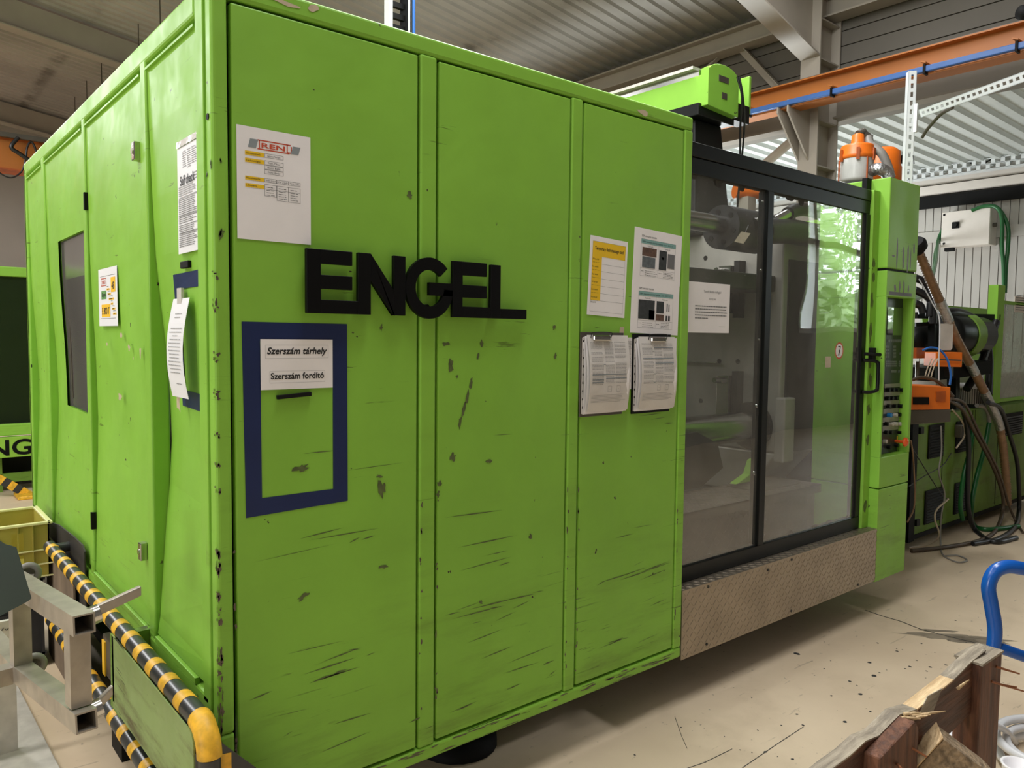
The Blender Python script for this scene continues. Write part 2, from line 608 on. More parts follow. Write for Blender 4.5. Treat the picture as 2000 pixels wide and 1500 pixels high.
M['glass'] = glass_mat('scuffed_door_acrylic')
M['glass_grey'] = glass_mat('smoked_acrylic', (0.30, 0.31, 0.31), 0.06, 0.15)
M['glass_cab'] = glass_mat('hazy_cabinet_acrylic', (0.75, 0.85, 0.78), 0.35, 0.2)


def screen_mat():
    m, nt, b = mat_base('control_screen_glass')
    b.inputs['Base Color'].default_value = (0.02, 0.025, 0.03, 1)
    b.inputs['Roughness'].default_value = 0.03
    b.inputs['Specular IOR Level'].default_value = 1.0
    b.inputs['Coat Weight'].default_value = 1.0
    b.inputs['Coat Roughness'].default_value = 0.02
    b.inputs['Coat IOR'].default_value = 1.8
    return m


M['screen'] = screen_mat()

# ------------------------------------------------------------------ flat print
FRONT = (Vector((1, 0, 0)), Vector((0, 0, 1)), Vector((0, -1, 0)))
LEFT = (Vector((0, -1, 0)), Vector((0, 0, 1)), Vector((-1, 0, 0)))


def text_mesh(s, size, italic=False, bold=False, squeeze=1.0):
    cu = bpy.data.curves.new('txt', 'FONT')
    cu.body = s
    cu.size = size
    cu.resolution_u = 3
    if italic:
        cu.shear = 0.22
    if bold:
        cu.offset = size * 0.022
    ob = bpy.data.objects.new('txt', cu)
    COL.objects.link(ob)
    dg = bpy.context.evaluated_depsgraph_get()
    me = bpy.data.meshes.new_from_object(ob.evaluated_get(dg))
    vs = [(v.co.x * squeeze, v.co.y) for v in me.vertices]
    fs = [tuple(p.vertices) for p in me.polygons]
    bpy.data.objects.remove(ob)
    bpy.data.curves.remove(cu)
    bpy.data.meshes.remove(me)
    return vs, fs


class Sheet:
    """flat print laid out in metres from the lower left corner of a sheet"""

    def __init__(s, o, basis, lift=0.0012):
        s.o, s.b, s.lift = Vector(o), basis, lift

    def P(s, u, v, h=0.0):
        return s.o + s.b[0] * u + s.b[1] * v + s.b[2] * (s.lift + h)

    def rect(s, mb, u0, v0, u1, v1, h=0.0):
        mb.add([s.P(u0, v0, h), s.P(u1, v0, h), s.P(u1, v1, h), s.P(u0, v1, h)], [(0, 1, 2, 3)])

    def frame(s, mb, u0, v0, u1, v1, t=0.0008, h=0.0003):
        s.rect(mb, u0, v0, u1, v0 + t, h)
        s.rect(mb, u0, v1 - t, u1, v1, h)
        s.rect(mb, u0, v0, u0 + t, v1, h)
        s.rect(mb, u1 - t, v0, u1, v1, h)

    def text(s, mb, t, u, v, size, width=None, italic=False, bold=False, center=False, h=0.0005):
        vs, fs = text_mesh(t, size, italic, bold)
        if not vs:
            return
        x0, x1 = min(a for a, _ in vs), max(a for a, _ in vs)
        k = 1.0 if width is None else width / max(1e-6, x1 - x0)
        sh = -(x1 - x0) * k / 2 if center else 0
        mb.add([s.P(u + (a - x0) * k + sh, v + b, h) for a, b in vs], fs)

    def lines(s, mb, u0, u1, v, n, pitch, t=0.0011, rag=0.25, gaps=True, h=0.0004):
        for i in range(n):
            u = u0
            end = u1 - random.random() * rag * (u1 - u0)
            while u < end:
                w = random.uniform(0.006, 0.016) if gaps else end - u
                s.rect(mb, u, v - i * pitch, min(end, u + w), v - i * pitch + t, h)
                u += w + 0.0022


def pieces(mb, name, mat, parent):
    for f in mb.f:
        MB().add([mb.v[i] for i in f], [tuple(range(len(f)))]).build(name, M[mat], parent)


def curved_sheet(mb, S, w, h, curl=0.0, t=0.0006, n=8, side=0.0):
    """paper w x h with its free lower part bowing off the surface"""
    vs = []
    for k in (0, 1):
        for i in range(n + 1):
            v = i / n
            for j in range(2):
                d = curl * math.sin(math.pi * (1 - v) * 0.9) * (1 if j == 0 else 1 + side)
                vs.append(S.o + S.b[0] * (j * w) + S.b[1] * (v * h) + S.b[2] * (d + k * t))
    m = 2 * (n + 1)
    fs = []
    for i in range(n):
        a = 2 * i
        fs += [(a, a + 1, a + 3, a + 2), (m + a + 2, m + a + 3, m + a + 1, m + a)]
        fs += [(a, a + 2, m + a + 2, m + a), (a + 1, m + a + 1, m + a + 3, a + 3)]
    fs += [(0, m, m + 1, 1), (2 * n, 2 * n + 1, m + 2 * n + 1, m + 2 * n)]
    mb.add(vs, fs)

# ================================================================== the hall
fl = struct(MB().box(-10, 18, -5, 19, -0.1, 0), 'floor', M['floor'])
# crack lines, chips and the dark joint stain on the floor
mb = MB()


def floor_spot(mb, px, py, a, b, ang=0.0, n=9, z=0.0008):
    c = at(px, py, Z=0)
    vs = []
    for k in range(n):
        t = 2 * math.pi * k / n
        r = random.uniform(0.7, 1.15)
        x, y = a * r * math.cos(t), b * r * math.sin(t)
        vs.append(c + Vector((x * math.cos(ang) - y * math.sin(ang), x * math.sin(ang) + y * math.cos(ang), z)))
    mb.add(vs, [tuple(range(n))])


for px, py, w in ((1714, 1256, 8), (1751, 1267, 5), (1752, 1272, 8), (1698, 1294, 12), (1777, 1302, 10), (1817, 1303, 9), (1768, 1306, 6), (1707, 1320, 14),
                  (1718, 1314, 6), (1848, 1299, 8), (1680, 1356, 14), (1624, 1359, 7), (1569, 1417, 9), (1526, 1417, 6), (1556, 1277, 16), (1660, 1331, 11),
                  (1622, 1291, 5), (1810, 1311, 7), (1790, 1290, 6), (1494, 1469, 10), (1548, 1483, 9), (1330, 1421, 6), (1468, 1363, 5), (1556, 1395, 8),
                  (1610, 1306, 5), (1800, 1257, 6), (1620, 1234, 4), (1866, 1212, 6), (1905, 1135, 6), (1240, 1475, 7), (1650, 1410, 12), (1700, 1390, 8)):
    d = (at(px, py, Z=0) - CAM).dot(FWD)
    floor_spot(mb, px, py, w * 0.42 * d / F_PX, w * 0.34 * d / F_PX, random.random() * 3, 7)
for _ in range(60):
    px, py = random.uniform(1350, 1990), random.uniform(1180, 1490)
    d = (at(px, py, Z=0) - CAM).dot(FWD)
    s_ = random.choice((0.8, 1.0, 1.4)) * d / F_PX
    floor_spot(mb, px, py, s_ * random.uniform(1, 2.6), s_, random.random() * 3, 6)
mb.build('floor_speck', M['floor_chip'], fl, kind='stuff')
mb = MB()


def floor_line(mb, pts, w):
    P = [at(x, y, Z=0) + Vector((0, 0, 0.0012)) for x, y in pts]
    for a, b in zip(P, P[1:]):
        d = (b - a).normalized()
        n = Vector((-d.y, d.x, 0)) * w / 2
        mb.add([a - n, b - n, b + n, a + n], [(0, 1, 2, 3)])


floor_line(mb, [(1690, 1192), (1725, 1204), (1760, 1214), (1800, 1230), (1860, 1245), (1930, 1262)], 0.008)
floor_line(mb, [(1569, 1420), (1520, 1452), (1450, 1500)], 0.003)
floor_line(mb, [(1430, 1463), (1375, 1490), (1330, 1505)], 0.003)
floor_line(mb, [(1318, 1400), (1332, 1440), (1342, 1462)], 0.002)
mb.build('floor_crack', M['floor_chip'], fl, kind='stuff')
mb = MB()
for px, py, a, b in ((1850, 1242, .26, .035), (1885, 1247, .24, .05), (1905, 1251, .16, .06), (1830, 1232, .12, .02)):
    floor_spot(mb, px, py, a, b, -0.82, 28, 0.0006)
mb.build('floor_stain', plain('floor_joint_stain', (134, 122, 104), 0.6, var=0.35, scale=9), fl, kind='stuff')

# roof: trapezoid sheet, ribs along X, falling to the eave at X = 8
ROOF = lambda x: 5.60 + 0.14 * (8.0 - x)
mb = MB()
vs, y = [], -5.2
prof = []
while y < 19.2:
    prof += [(y, 0.0), (y + 0.07, 0.0), (y + 0.09, 0.035), (y + 0.19, 0.035)]
    y += 0.21
for x in (-10.2, 8.3):
    vs += [(x, py, ROOF(x) + dz) for py, dz in prof]
n = len(prof)
mb.add(vs, [(i, i + 1, n + i + 1, n + i) for i in range(n - 1)])
roofm, nt, b = mat_base('roof_sheet_dusty')
geo = nt.nodes.new('ShaderNodeNewGeometry')
c = mixc(nt, noise(nt, geo.outputs['Position'], 0.6, lo=0.3, hi=0.7), lin((152, 148, 140)), lin((174, 169, 160)))
# condensation streaks under the purlin lines (bands across the ribs)
sx = nt.nodes.new('ShaderNodeSeparateXYZ')
nt.links.new(geo.outputs['Position'], sx.inputs[0])
wv = nt.nodes.new('ShaderNodeMath')
wv.operation = 'PINGPONG'
wv.inputs[1].default_value = 1.05
nt.links.new(sx.outputs[0], wv.inputs[0])
mr = nt.nodes.new('ShaderNodeMapRange')
mr.interpolation_type = 'SMOOTHSTEP'
mr.inputs['From Min'].default_value = 0.16
mr.inputs['From Max'].default_value = 0.03
nt.links.new(wv.outputs[0], mr.inputs[0])
c = mixc(nt, mul(nt, mul(nt, mr.outputs[0], noise(nt, geo.outputs['Position'], 1.3, lo=0.42, hi=0.62)), 0.6), c, lin((72, 64, 54)))
nt.links.new(c, b.inputs['Base Color'])
b.inputs['Roughness'].default_value = 0.6
ceil = struct(mb, 'ceiling', roofm)

# side wall above the crane runway: horizontal panels with joints
wr = struct(MB().box(8.0, 8.18, -5, 19, 4.12, 5.75), 'wall_right', M['wall'])
z = 4.16
k = 0
while z < 5.7:
    h = (0.20, 0.17, 0.23)[k % 3]
    for y0, y1 in ((-4.9, 2.62), (2.62, 10.6), (10.6, 18.8)):
        MB().box(7.975, 8.0, y0 + 0.004, y1 - 0.004, z, min(5.7, z + h - 0.012)).build('wall_panel', M['wall'], wr)
    z += h
    k += 1
struct(MB().box(8.0, 8.18, 10.4, 19, 0, 4.12), 'wall_right_lower', M['wall'])
struct(MB().box(-10, 8.2, 19, 19.2, 0, 8.4), 'wall_back', M['end_wall'])
struct(MB().box(-10.2, -10, -5, 19, 0, 8.4), 'wall_left', M['end_wall'])
# near wall with a window towards the trees
wf = MB()
wf.box(-10.2, 12.0, -5.2, -5, 0, 8.4).box(17.4, 18.2, -5.2, -5, 0, 8.4).box(12.0, 17.4, -5.2, -5, 0, 1.76).box(12.0, 17.4, -5.2, -5, 4.7, 8.4)
struct(wf, 'wall_front', M['near_wall'])
w1 = MB()
for x in (11.95, 12.33, 14.9, 17.3):
    w1.box(x, x + 0.12, -5.14, -5.02, 1.76, 4.7)
for z in (1.74, 3.25, 4.6):
    w1.box(12.0, 17.4, -5.14, -5.02, z, z + 0.1)
struct(w1, 'window_1', M['white_frame'])
struct(MB().box(18, 18.2, -5, 0, 0, 5.7), 'wall_right_bay', M['end_wall'])
struct(MB().box(8.18, 18.2, -5.2, -0.6, 5.5, 5.6), 'ceiling_bay', M['roof'])
struct(MB().box(8.18, 18.2, -0.7, -0.55, 0, 5.5), 'wall_bay', M['wall'])

# the annexe: lower roof, ribbed end wall
mb = MB()
prof, y = [], -0.6
while y < 10.4:
    prof += [(y, 0.0), (y + 0.07, 0.0), (y + 0.095, 0.04), (y + 0.185, 0.04)]
    y += 0.21
n = len(prof)
vs = []
for x, z in ((8.0, 4.14), (11.7, 4.08)):
    vs += [(x, py, z + dz) for py, dz in prof]
mb.add(vs, [(i, i + 1, n + i + 1, n + i) for i in range(n - 1)])
struct(mb, 'ceiling_annexe', M['annexe_roof'])
WX = 11.6
wa = struct(MB().box(WX, WX + 0.15, -0.6, 10.4, 0, 4.2), 'wall_annexe', M['wall_rib'])
y = 1.0
while y < 4.2:
    MB().box(WX - 0.025, WX, y + 0.006, y + 0.106, 0.02, 3.62).build('wall_rib', M['wall_rib'], wa)
    y += 0.112
struct(MB().box(8.2, WX, 10.4, 10.55, 0, 4.2), 'wall_annexe_end', M['end_wall'])
za, zb = at(1900, 374, X=WX - .05).z, at(1900, 398, X=WX - .05).z
struct(MB().box(WX - 0.08, WX - 0.03, 0.6, 6, zb, za), 'trim_1', M['black_matt'])
struct(MB().box(WX - 0.14, WX - 0.03, 0.6, 6, za + 0.02, za + 0.14).box(WX - 0.10, WX - 0.03, 0.6, 6, za + 0.16, za + 0.24), 'trim_2', M['box_grey'])
z1 = at(1750, 455, X=WX - .05)
struct(MB().box(WX - 0.05, WX - 0.026, 1.0, 5, 3.07, 3.23), 'trim_3', M['wall_rib'])

# slotted cable tray in front of the end wall
t = thing('cable_tray', 'slotted white cable tray running under the low corrugated roof above the black strip', 'cable tray', (WX - 0.4, 1, 3.8))
mb = MB()
zt = at(1900, 325, X=WX - .4).z
mb.box(WX - 0.42, WX - 0.40, 0.6, 7, zt - 0.075, zt - 0.065).box(WX - 0.42, WX - 0.40, 0.6, 7, zt - 0.005, zt + 0.005).box(WX - 0.42, WX - 0.40, 0.6, 7, zt + 0.065, zt + 0.075)
y = 0.6
while y < 7:
    mb.box(WX - 0.42, WX - 0.40, y, y + 0.05, zt - 0.07, zt)
    mb.box(WX - 0.42, WX - 0.40, y + 0.06, y + 0.11, zt, zt + 0.07)
    y += 0.12
mb.box(WX - 0.42, WX - 0.30, 0.6, 7, zt - 0.085, zt - 0.078)
mb.build('tray_side', M['zinc'], t)
MB().cyl((WX - .35, 2.2, zt), (WX - .30, 2.35, 4.12), 0.008, 6).cyl((WX - .35, 2.2, zt), (WX - .38, 2.0, 4.12), 0.008, 6).build('hanger_wire', M['black_matt'], t)

# steel frame: columns, eave strut, rafters, braces
cx0, cx1 = 7.5, 7.95
cy0, cy1 = 2.52, 2.75


def column(y0, y1, name, label):
    t = thing(name, label, 'column', (cx0, y0, 0))
    ym = (y0 + y1) / 2
    MB().box(cx0, cx0 + 0.02, y0, y1, 0, 5.75).build('flange', M['beam'], t)
    MB().box(cx1 - 0.02, cx1, y0, y1, 0, 5.75).build('flange', M['beam'], t)
    MB().box(cx0 + 0.02, cx1 - 0.02, ym - 0.01, ym + 0.01, 0, 5.75).build('web', M['beam'], t)
    for z in (3.55, 4.05, 4.72, 5.15):
        MB().box(cx0 + 0.02, cx1 - 0.02, y0 + 0.01, y1 - 0.01, z, z + 0.016).build('stiffener', M['beam'], t)
    MB().slab([(cx0, ym - 0.02, 4.2), (cx0 - 0.45, ym - 0.02, 4.2), (cx0 - 0.45, ym - 0.02, 4.08), (cx0, ym - 0.02, 3.62)], (0, 0.02, 0)).build('bracket_gusset', M['beam'], t)
    MB().slab([(cx0, ym + 0.1, 4.2), (cx0 - 0.45, ym + 0.1, 4.2), (cx0 - 0.45, ym + 0.1, 4.08), (cx0, ym + 0.1, 3.62)], (0, 0.02, 0)).build('bracket_gusset', M['beam'], t)
    # rafter with its haunch
    MB().slab([(cx0, ym - 0.008, 4.75), (cx0 + .4, ym - 0.008, 5.55), (-9.9, ym - 0.008, ROOF(-9.9) - 0.05), (-9.9, ym - 0.008, ROOF(-9.9) - 0.5),
               (4.0, ym - 0.008, ROOF(4.0) - 0.5)], (0, 0.016, 0)).build('rafter_web', M['beam'], t)
    for p, q in (((cx0, 4.75), (4.0, ROOF(4.0) - 0.5)), ((4.0, ROOF(4.0) - 0.5), (-9.9, ROOF(-9.9) - 0.5))):
        MB().obox((p[0], ym, p[1]), (q[0], ym, q[1]), y1 - y0, 0.02, (0, 0, 1)).build('rafter_flange', M['beam'], t)
    return t


column(cy0, cy1, 'steel_column', 'cream steel column with tapered rafter beside the orange crane runway')
column(11.6, 11.86, 'steel_column', 'cream steel rafter and column crossing the roof at upper left, nearer of the two')
column(17.5, 17.76, 'steel_column', 'cream steel rafter and column against the far gable wall at upper left')

ze = at(1366, 103, X=7.8).z
t = thing('eave_strut', 'cream eave beam running along the edge of the ribbed roof', 'beam', (7.8, 0, ze))
MB().box(7.68, 7.92, -4.9, 18.9, ze - 0.12, ze - 0.10).build('flange', M['beam'], t)
MB().box(7.68, 7.92, -4.9, 18.9, ze + 0.10, ze + 0.12).build('flange', M['beam'], t)
MB().box(7.79, 7.81, -4.9, 18.9, ze - 0.10, ze + 0.10).build('web', M['beam'], t)

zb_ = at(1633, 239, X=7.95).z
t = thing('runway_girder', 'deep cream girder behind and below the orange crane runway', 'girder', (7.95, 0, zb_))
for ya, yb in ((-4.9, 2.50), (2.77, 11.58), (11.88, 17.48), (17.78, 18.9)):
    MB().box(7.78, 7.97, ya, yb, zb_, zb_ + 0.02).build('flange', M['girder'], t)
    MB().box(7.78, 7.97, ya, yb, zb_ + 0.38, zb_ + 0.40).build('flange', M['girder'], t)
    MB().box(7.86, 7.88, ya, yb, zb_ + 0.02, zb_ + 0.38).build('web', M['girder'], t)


def brace(p, q, label, w=0.07):
    t = thing('diagonal_brace', label, 'brace', p)
    MB().obox(p, q, w, 0.012, (1, 0, 0)).build('angle_leg', M['beam'], t)
    d = (Vector(q) - Vector(p)).normalized()
    s_ = d.cross(Vector((1, 0, 0))).normalized() * w / 2
    MB().obox(Vector(p) + s_ - Vector((w / 2, 0, 0)), Vector(q) + s_ - Vector((w / 2, 0, 0)), 0.012, w, (1, 0, 0)).build('angle_leg', M['beam'], t)


brace(at(1438, 85, X=7.9), at(1528, 182, X=7.9), 'cream angle brace falling from the eave beam behind the green robot', 0.085)
brace(at(1432, 84, X=7.9), at(1380, 135, X=7.9), 'short cream brace just above the green robot head')
t = tag(MB().cyl(at(1495, 320, X=7.9), at(1562, 262, X=7.9), 0.055, 14).build('tube_brace', M['beam']), 'round cream brace rising to the column over the bright corrugated roof', 'brace')

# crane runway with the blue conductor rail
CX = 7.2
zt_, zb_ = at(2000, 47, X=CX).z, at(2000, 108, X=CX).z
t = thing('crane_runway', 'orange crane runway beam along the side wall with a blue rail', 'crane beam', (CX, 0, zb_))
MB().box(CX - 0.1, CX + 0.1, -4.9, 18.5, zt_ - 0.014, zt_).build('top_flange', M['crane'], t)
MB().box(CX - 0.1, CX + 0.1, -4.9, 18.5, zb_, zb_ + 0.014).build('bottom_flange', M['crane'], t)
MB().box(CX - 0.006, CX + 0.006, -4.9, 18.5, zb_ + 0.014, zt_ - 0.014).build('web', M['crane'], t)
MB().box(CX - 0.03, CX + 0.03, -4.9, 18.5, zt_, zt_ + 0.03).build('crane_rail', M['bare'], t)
zr = at(2000, 88, X=CX - .13).z
rail = MB().box(CX - 0.155, CX - 0.105, -4.9, 18.5, zr - 0.028, zr + 0.028).build('conductor_rail', M['blue_rail'], t, bevel=0.008, label='blue conductor rail')
for px in (1470, 1632, 1812, 1990):
    y = at(px, 150, X=CX - .1).y
    MB().box(CX - 0.17, CX - 0.09, y, y + 0.02, zr - 0.05, zr + 0.04).build('rail_hanger', M['black_matt'], t)
    MB().slab([(CX - 0.16, y, zr + 0.05), (CX, y, zr + 0.05), (CX, y + 0.05, zr + 0.07), (CX - .16, y + .05, zr + .07)], (0, 0, 0.012)).build('hanger_arm', M['crane'], t)
# crane bridge far left, with its cable loops
zc1, zc0 = at(0, 272, Y=12).z, at(0, 328, Y=12).z
t = thing('crane_bridge', 'orange crane bridge girder spanning the far end at left', 'crane', (-2, 12, zc0))
MB().box(-9.5, 7.1, 12, 12.3, zc0, zc1).build('girder', M['crane'], t)
MB().box(-9.5, 7.1, 11.93, 12.37, zc0 - 0.02, zc0).build('bottom_flange', M['orange_dirty'], t)
MB().box(-9.5, 7.1, 11.85, 11.93, zc1 + 0.02, zc1 + 0.09).build('festoon_rail', M['hub'], t)
MB().box(-9.5, 7.1, 12.0, 12.3, zc1, zc1 + 0.12).build('top_flange', M['orange_dirty'], t)
loops = MB()
loops.tube(spline([at(50, 312, Y=11.8), at(53, 288, Y=11.8), at(60, 277, Y=11.8), at(67, 285, Y=11.8), at(72, 302, Y=11.8)], 6), 0.016, 6)
loops.tube(spline([at(50, 310, Y=11.8), at(42, 335, Y=11.8), at(22, 347, Y=11.8), at(0, 338, Y=11.8), at(-20, 315, Y=11.8)], 6), 0.012, 6)
loops.tube(spline([at(36, 268, Y=11.8), at(22, 287, Y=11.8), at(38, 300, Y=11.8), at(56, 312, Y=11.8)], 6), 0.03, 6)
loops.build('festoon_cable', M['hose_black'], t)
t = tag(MB().box(at(43, 0, Y=18.8).x, at(52, 0, Y=18.8).x, 18.6, 18.98, at(45, 492, Y=18.8).z, at(45, 462, Y=18.8).z).build('wall_lamp', M['box_grey'], bevel=0.03),
        'small pale box lamp on the gable wall beside the machine top at left', 'lamp')
# thin drop rods from the roof
for px, y0, lab in ((312, -12, 'nearest the front corner'), (270, 46, 'second from the front corner'), (198, 125, 'third from the front corner'), (169, 158, 'fourth from the front corner'), (146, 188, 'farthest of the row')):
    D_ = 3.0
    while at(px, y0, D=D_).z < ROOF(at(px, y0, D=D_).x) and D_ < 20:
        D_ += .05
    p = at(px, y0, D=D_)
    tag(MB().cyl((p.x, p.y, p.z - .6), (p.x, p.y, p.z + .03), 0.008, 6).build('drop_rod', M['hub']), 'thin dark rod hanging from the ribbed roof over the machine, ' + lab, 'rod', 'hanging rods over the machine')

# big black pipe end at the top right corner
p = at(1992, 24, D=6.0)
tag(MB().lathe([(0.0, 0), (0.05, 0), (0.055, 0.02), (0.055, 0.9), (0.0, 0.9)], p, (1, -0.6, 0.05), 18, cap=False).build('pipe_end', M['black_matt']), 'matt black pipe end poking in at the top right corner', 'pipe')

# ------------------------------------------------------------------ outside the window: ground, trees
struct(MB().box(-30, 60, -60, -5.2, -0.6, -0.5), 'ground_outside', plain('grass_ground', (96, 128, 58), 0.9, var=0.3))


def tree(loc, h, r, name, label, seed):
    rnd = random.Random(seed)
    t = thing(name, label, 'tree', loc, 'trees outside the window')
    L = Vector(loc)
    MB().tube([L, L + Vector((.1, 0, h * .4)), L + Vector((0, .1, h * .8))], [0.18, 0.14, 0.05], 8).build('trunk', M['bark'], t)
    mb = MB()
    for c in range(24):
        a, e = rnd.uniform(0, 6.28), rnd.uniform(-.5, 1)
        cc = L + Vector((math.cos(a) * r * .6, math.sin(a) * r * .6, h * 0.55 + e * h * 0.4))
        for _ in range(150):
            d = Vector((rnd.gauss(0, 1), rnd.gauss(0, 1), rnd.gauss(0, 1))).normalized() * r * 0.55 * rnd.uniform(.6, 1)
            q = cc + d
            u = Vector((rnd.gauss(0, 1), rnd.gauss(0, 1), rnd.gauss(0, 1))).normalized()
            v = u.orthogonal().normalized()
            s_ = rnd.uniform(0.08, 0.2)
            mb.add([q - u * s_, q + v * s_ * .6, q + u * s_, q - v * s_ * .6], [(0, 1, 2, 3)])
    mb.build('crown', M['leaf'], t)


tree((17.5, -12.8, -0.5), 6.5, 2.5, 'garden_tree', 'bushy green tree straight outside the window, mirrored in the machine door', 1)
tree((23.5, -14, -0.5), 7.0, 2.9, 'garden_tree', 'wide green tree outside the window, beyond the mirrored bushy one', 2)
tree((30.5, -16.5, -0.5), 7.5, 3.0, 'garden_tree', 'tall green tree farthest from the hall outside the window', 3)
tree((15.2, -7.6, -0.5), 3.0, 1.4, 'garden_bush', 'low green bush under the window outside the hall', 4)
tree((20.3, -7.9, -0.5), 3.2, 1.5, 'garden_bush', 'broad green bush right of the low one outside the hall', 5)
tree((43, -22, -0.5), 10, 5.0, 'garden_tree', 'large hazy green tree at the end of the garden', 6)

# ================================================================== the moulding machine
ZB, ZT, XR, YL = 0.2205, 2.5305, 1.990, 2.995
mc = thing('moulding_machine', 'large lime green injection moulding machine with black ENGEL lettering and glazed sliding door', 'machine', (0, 0, 0))

# front of the closing unit: frame, then three flush doors
mb = MB()
mb.box(0.0, 0.043, 0.0, 0.05, ZB + .3, ZT)
mb.box(0.0, 0.043, 0.0, 0.05, ZB, ZB + .3)
mb.build('corner_post', M['green_edge'], mc, bevel=0.010, seg=3)
for x0, x1 in ((0.636, 0.698), (1.286, 1.342), (1.936, XR)):
    MB().box(x0, x1, 0.0, 0.05, 0.268, 2.475).build('frame_post', M['green_edge'], mc, bevel=0.008, seg=3)
MB().box(0.043, XR, 0.0, 0.05, 2.475, ZT).build('top_rail', M['green'], mc, bevel=0.010, seg=3)
MB().box(0.043, XR, 0.0, 0.05, ZB, 0.268).build('bottom_rail', M['green_edge'], mc, bevel=0.010, seg=3)
for x0, x1 in ((0.052, 0.628), (0.706, 1.279), (1.350, 1.929)):
    MB().box(x0, x1, 0.002, 0.03, 0.277, 2.467).build('front_door', M['green'], mc, bevel=0.005, seg=2)
MB().box(0.05, 1.93, 0.052, 0.056, 0.26, 2.48).build('door_backing', M['black_matt'], mc)
# top, end and rear sheets of the housing
MB().box(0.055, XR - .01, 0.055, YL - .01, 2.49, 2.51).build('roof_sheet', M['green_in'], mc)
MB().box(0.0, 4.6, YL - 0.03, YL, 0.3, 1.0).build('rear_sheet', M['green_in'], mc)
MB().box(0.0, XR, YL - 0.03, YL, 1.0, 2.49).build('rear_sheet', M['green_in'], mc)
MB().box(XR - 0.04, XR - 0.005, 0.05, 0.10, 0.22, 2.5).build('side_flange', M['green'], mc)
MB().box(0.05, 1.9, 0.3, 2.8, 0.25, 0.30).build('floor_tray', M['dark'], mc)

# left end: posts, rails and four dished panels
MB().box(0.0, 0.05, 0.05, 0.129, 0.575, ZT).build('corner_return', M['green'], mc, bevel=0.006)
MB().box(-0.004, 0.02, 0.052, 0.080, 0.575, ZT - .005).build('corner_trim', M['green_edge'], mc, bevel=0.004)
for y0, y1 in ((0.60, 0.665), (1.48, 1.535), (2.39, 2.47), (2.93, YL)):
    MB().box(0.0, 0.06, y0, y1, 0.60, 2.47).build('end_post', M['green'], mc, bevel=0.008, seg=3)
MB().box(0.0, 0.06, 0.129, YL, 2.455, ZT).build('end_top_rail', M['green_edge'], mc, bevel=0.012, seg=3)
MB().box(0.0, 0.06, 0.05, YL, 0.535, 0.60).build('end_bottom_rail', M['green_edge'], mc, bevel=0.008)
MB().box(-0.003, 0.012, 0.19, 0.59, 0.598, 0.618).box(-0.003, 0.012, 0.68, 1.47, 0.598, 0.618).build('sill_strip', M['green_edge'], mc, bevel=0.002)


def dished(y0, y1, far, near, hole=None, z0=0.622, z1=2.435):
    zs = [z1, 2.25, 2.03, 1.85, 1.7, 1.53, 1.38, 1.26, 1.12, 1.02, 0.85, 0.68, z0]
    prof = {2.435: 0, 2.25: .05, 2.03: .16, 1.85: .29, 1.7: .52, 1.53: .82, 1.38: .96, 1.26: 1, 1.12: .86, 1.02: .67, .85: .42, .68: .2, .622: .05}
    ys = [y0, y1] if not hole else [y0, hole, y1]
    mb = MB()
    for d in (0.0, 0.012):
        for z in zs:
            k = prof[z]
            for y in ys:
                t = (y - y0) / (y1 - y0)
                mb.v.append(Vector((0.006 + (near + (far - near) * t) * k + d, y, z)))
    m, n = len(zs), len(ys)
    for i in range(m - 1):
        for j in range(n - 1):
            if hole and j == 0 and zs[i] <= 2.03 and zs[i + 1] >= 1.26:
                continue
            a = i * n + j
            mb.f.append((a, a + 1, a + n + 1, a + n))
            mb.f.append((m * n + a, m * n + a + n, m * n + a + n + 1, m * n + a + 1))
    for i in range(m - 1):
        for j in (0, n - 1):
            a = i * n + j
            mb.f.append((a, a + n, m * n + a + n, m * n + a))
    for j in range(n - 1):
        for i in (0, m - 1):
            a = i * n + j
            mb.f.append((a, a + 1, m * n + a + 1, m * n + a))
    mb.sm = [False] * len(mb.f)
    return mb


dished(0.133, 0.598, 0.056, 0.016).build('end_panel', M['green'], mc)
dished(0.667, 1.478, 0.022, 0.010).build('end_panel', M['green'], mc)
p3 = dished(1.537, 2.388, 0.034, 0.012, hole=2.13).build('end_panel', M['green'], mc)
dished(2.472, 2.928, 0.032, 0.012).build('end_panel', M['green'], mc)
wp = MB()
for d_ in (0.0, .004):
    for z in (2.04, 1.85, 1.7, 1.53, 1.38, 1.25):
        k = {2.04: .16, 1.85: .29, 1.7: .52, 1.53: .82, 1.38: .96, 1.25: 1}[z]
        for y in (1.538, 2.135):
            wp.v.append(Vector((.006 + (.012 + .022 * (y - 1.537) / .851) * k + .012 + d_, y, z)))
for i in range(5):
    for o_ in (0, 12):
        wp.f.append((o_ + 2 * i, o_ + 2 * i + 1, o_ + 2 * i + 3, o_ + 2 * i + 2))
wp.f += [(0, 1, 13, 12), (10, 11, 23, 22)]
wp.sm = [False] * len(wp.f)
wp.build('window_pane', plain('smoked_end_window', (98, 95, 92), 0.14, var=.12, scale=2, spec=.7), mc, label='smoked grey end window pane')
MB().slab([(.028, 1.54, 1.842), (.034, 2.06, 1.80), (.034, 2.06, 1.792), (.028, 1.54, 1.834)], (-.004, 0, 0)).build('pane_edge', M['galv'], mc)
MB().slab([(.034, 2.06, 1.80), (.034, 2.035, 1.80), (.044, 2.035, 1.30), (.044, 2.06, 1.30)], (-.004, 0, 0)).build('pane_edge', M['hub'], mc)
for (y, z) in ((0.715, 2.20), (0.725, 0.87)):
    MB().box(-0.012, 0.01, y - .016, y + .016, z - .03, z + .03).cyl((-0.016, y, z), (-0.010, y, z), 0.010, 10).build('panel_lock', M['bright'], mc, bevel=0.004, label='chrome panel lock')
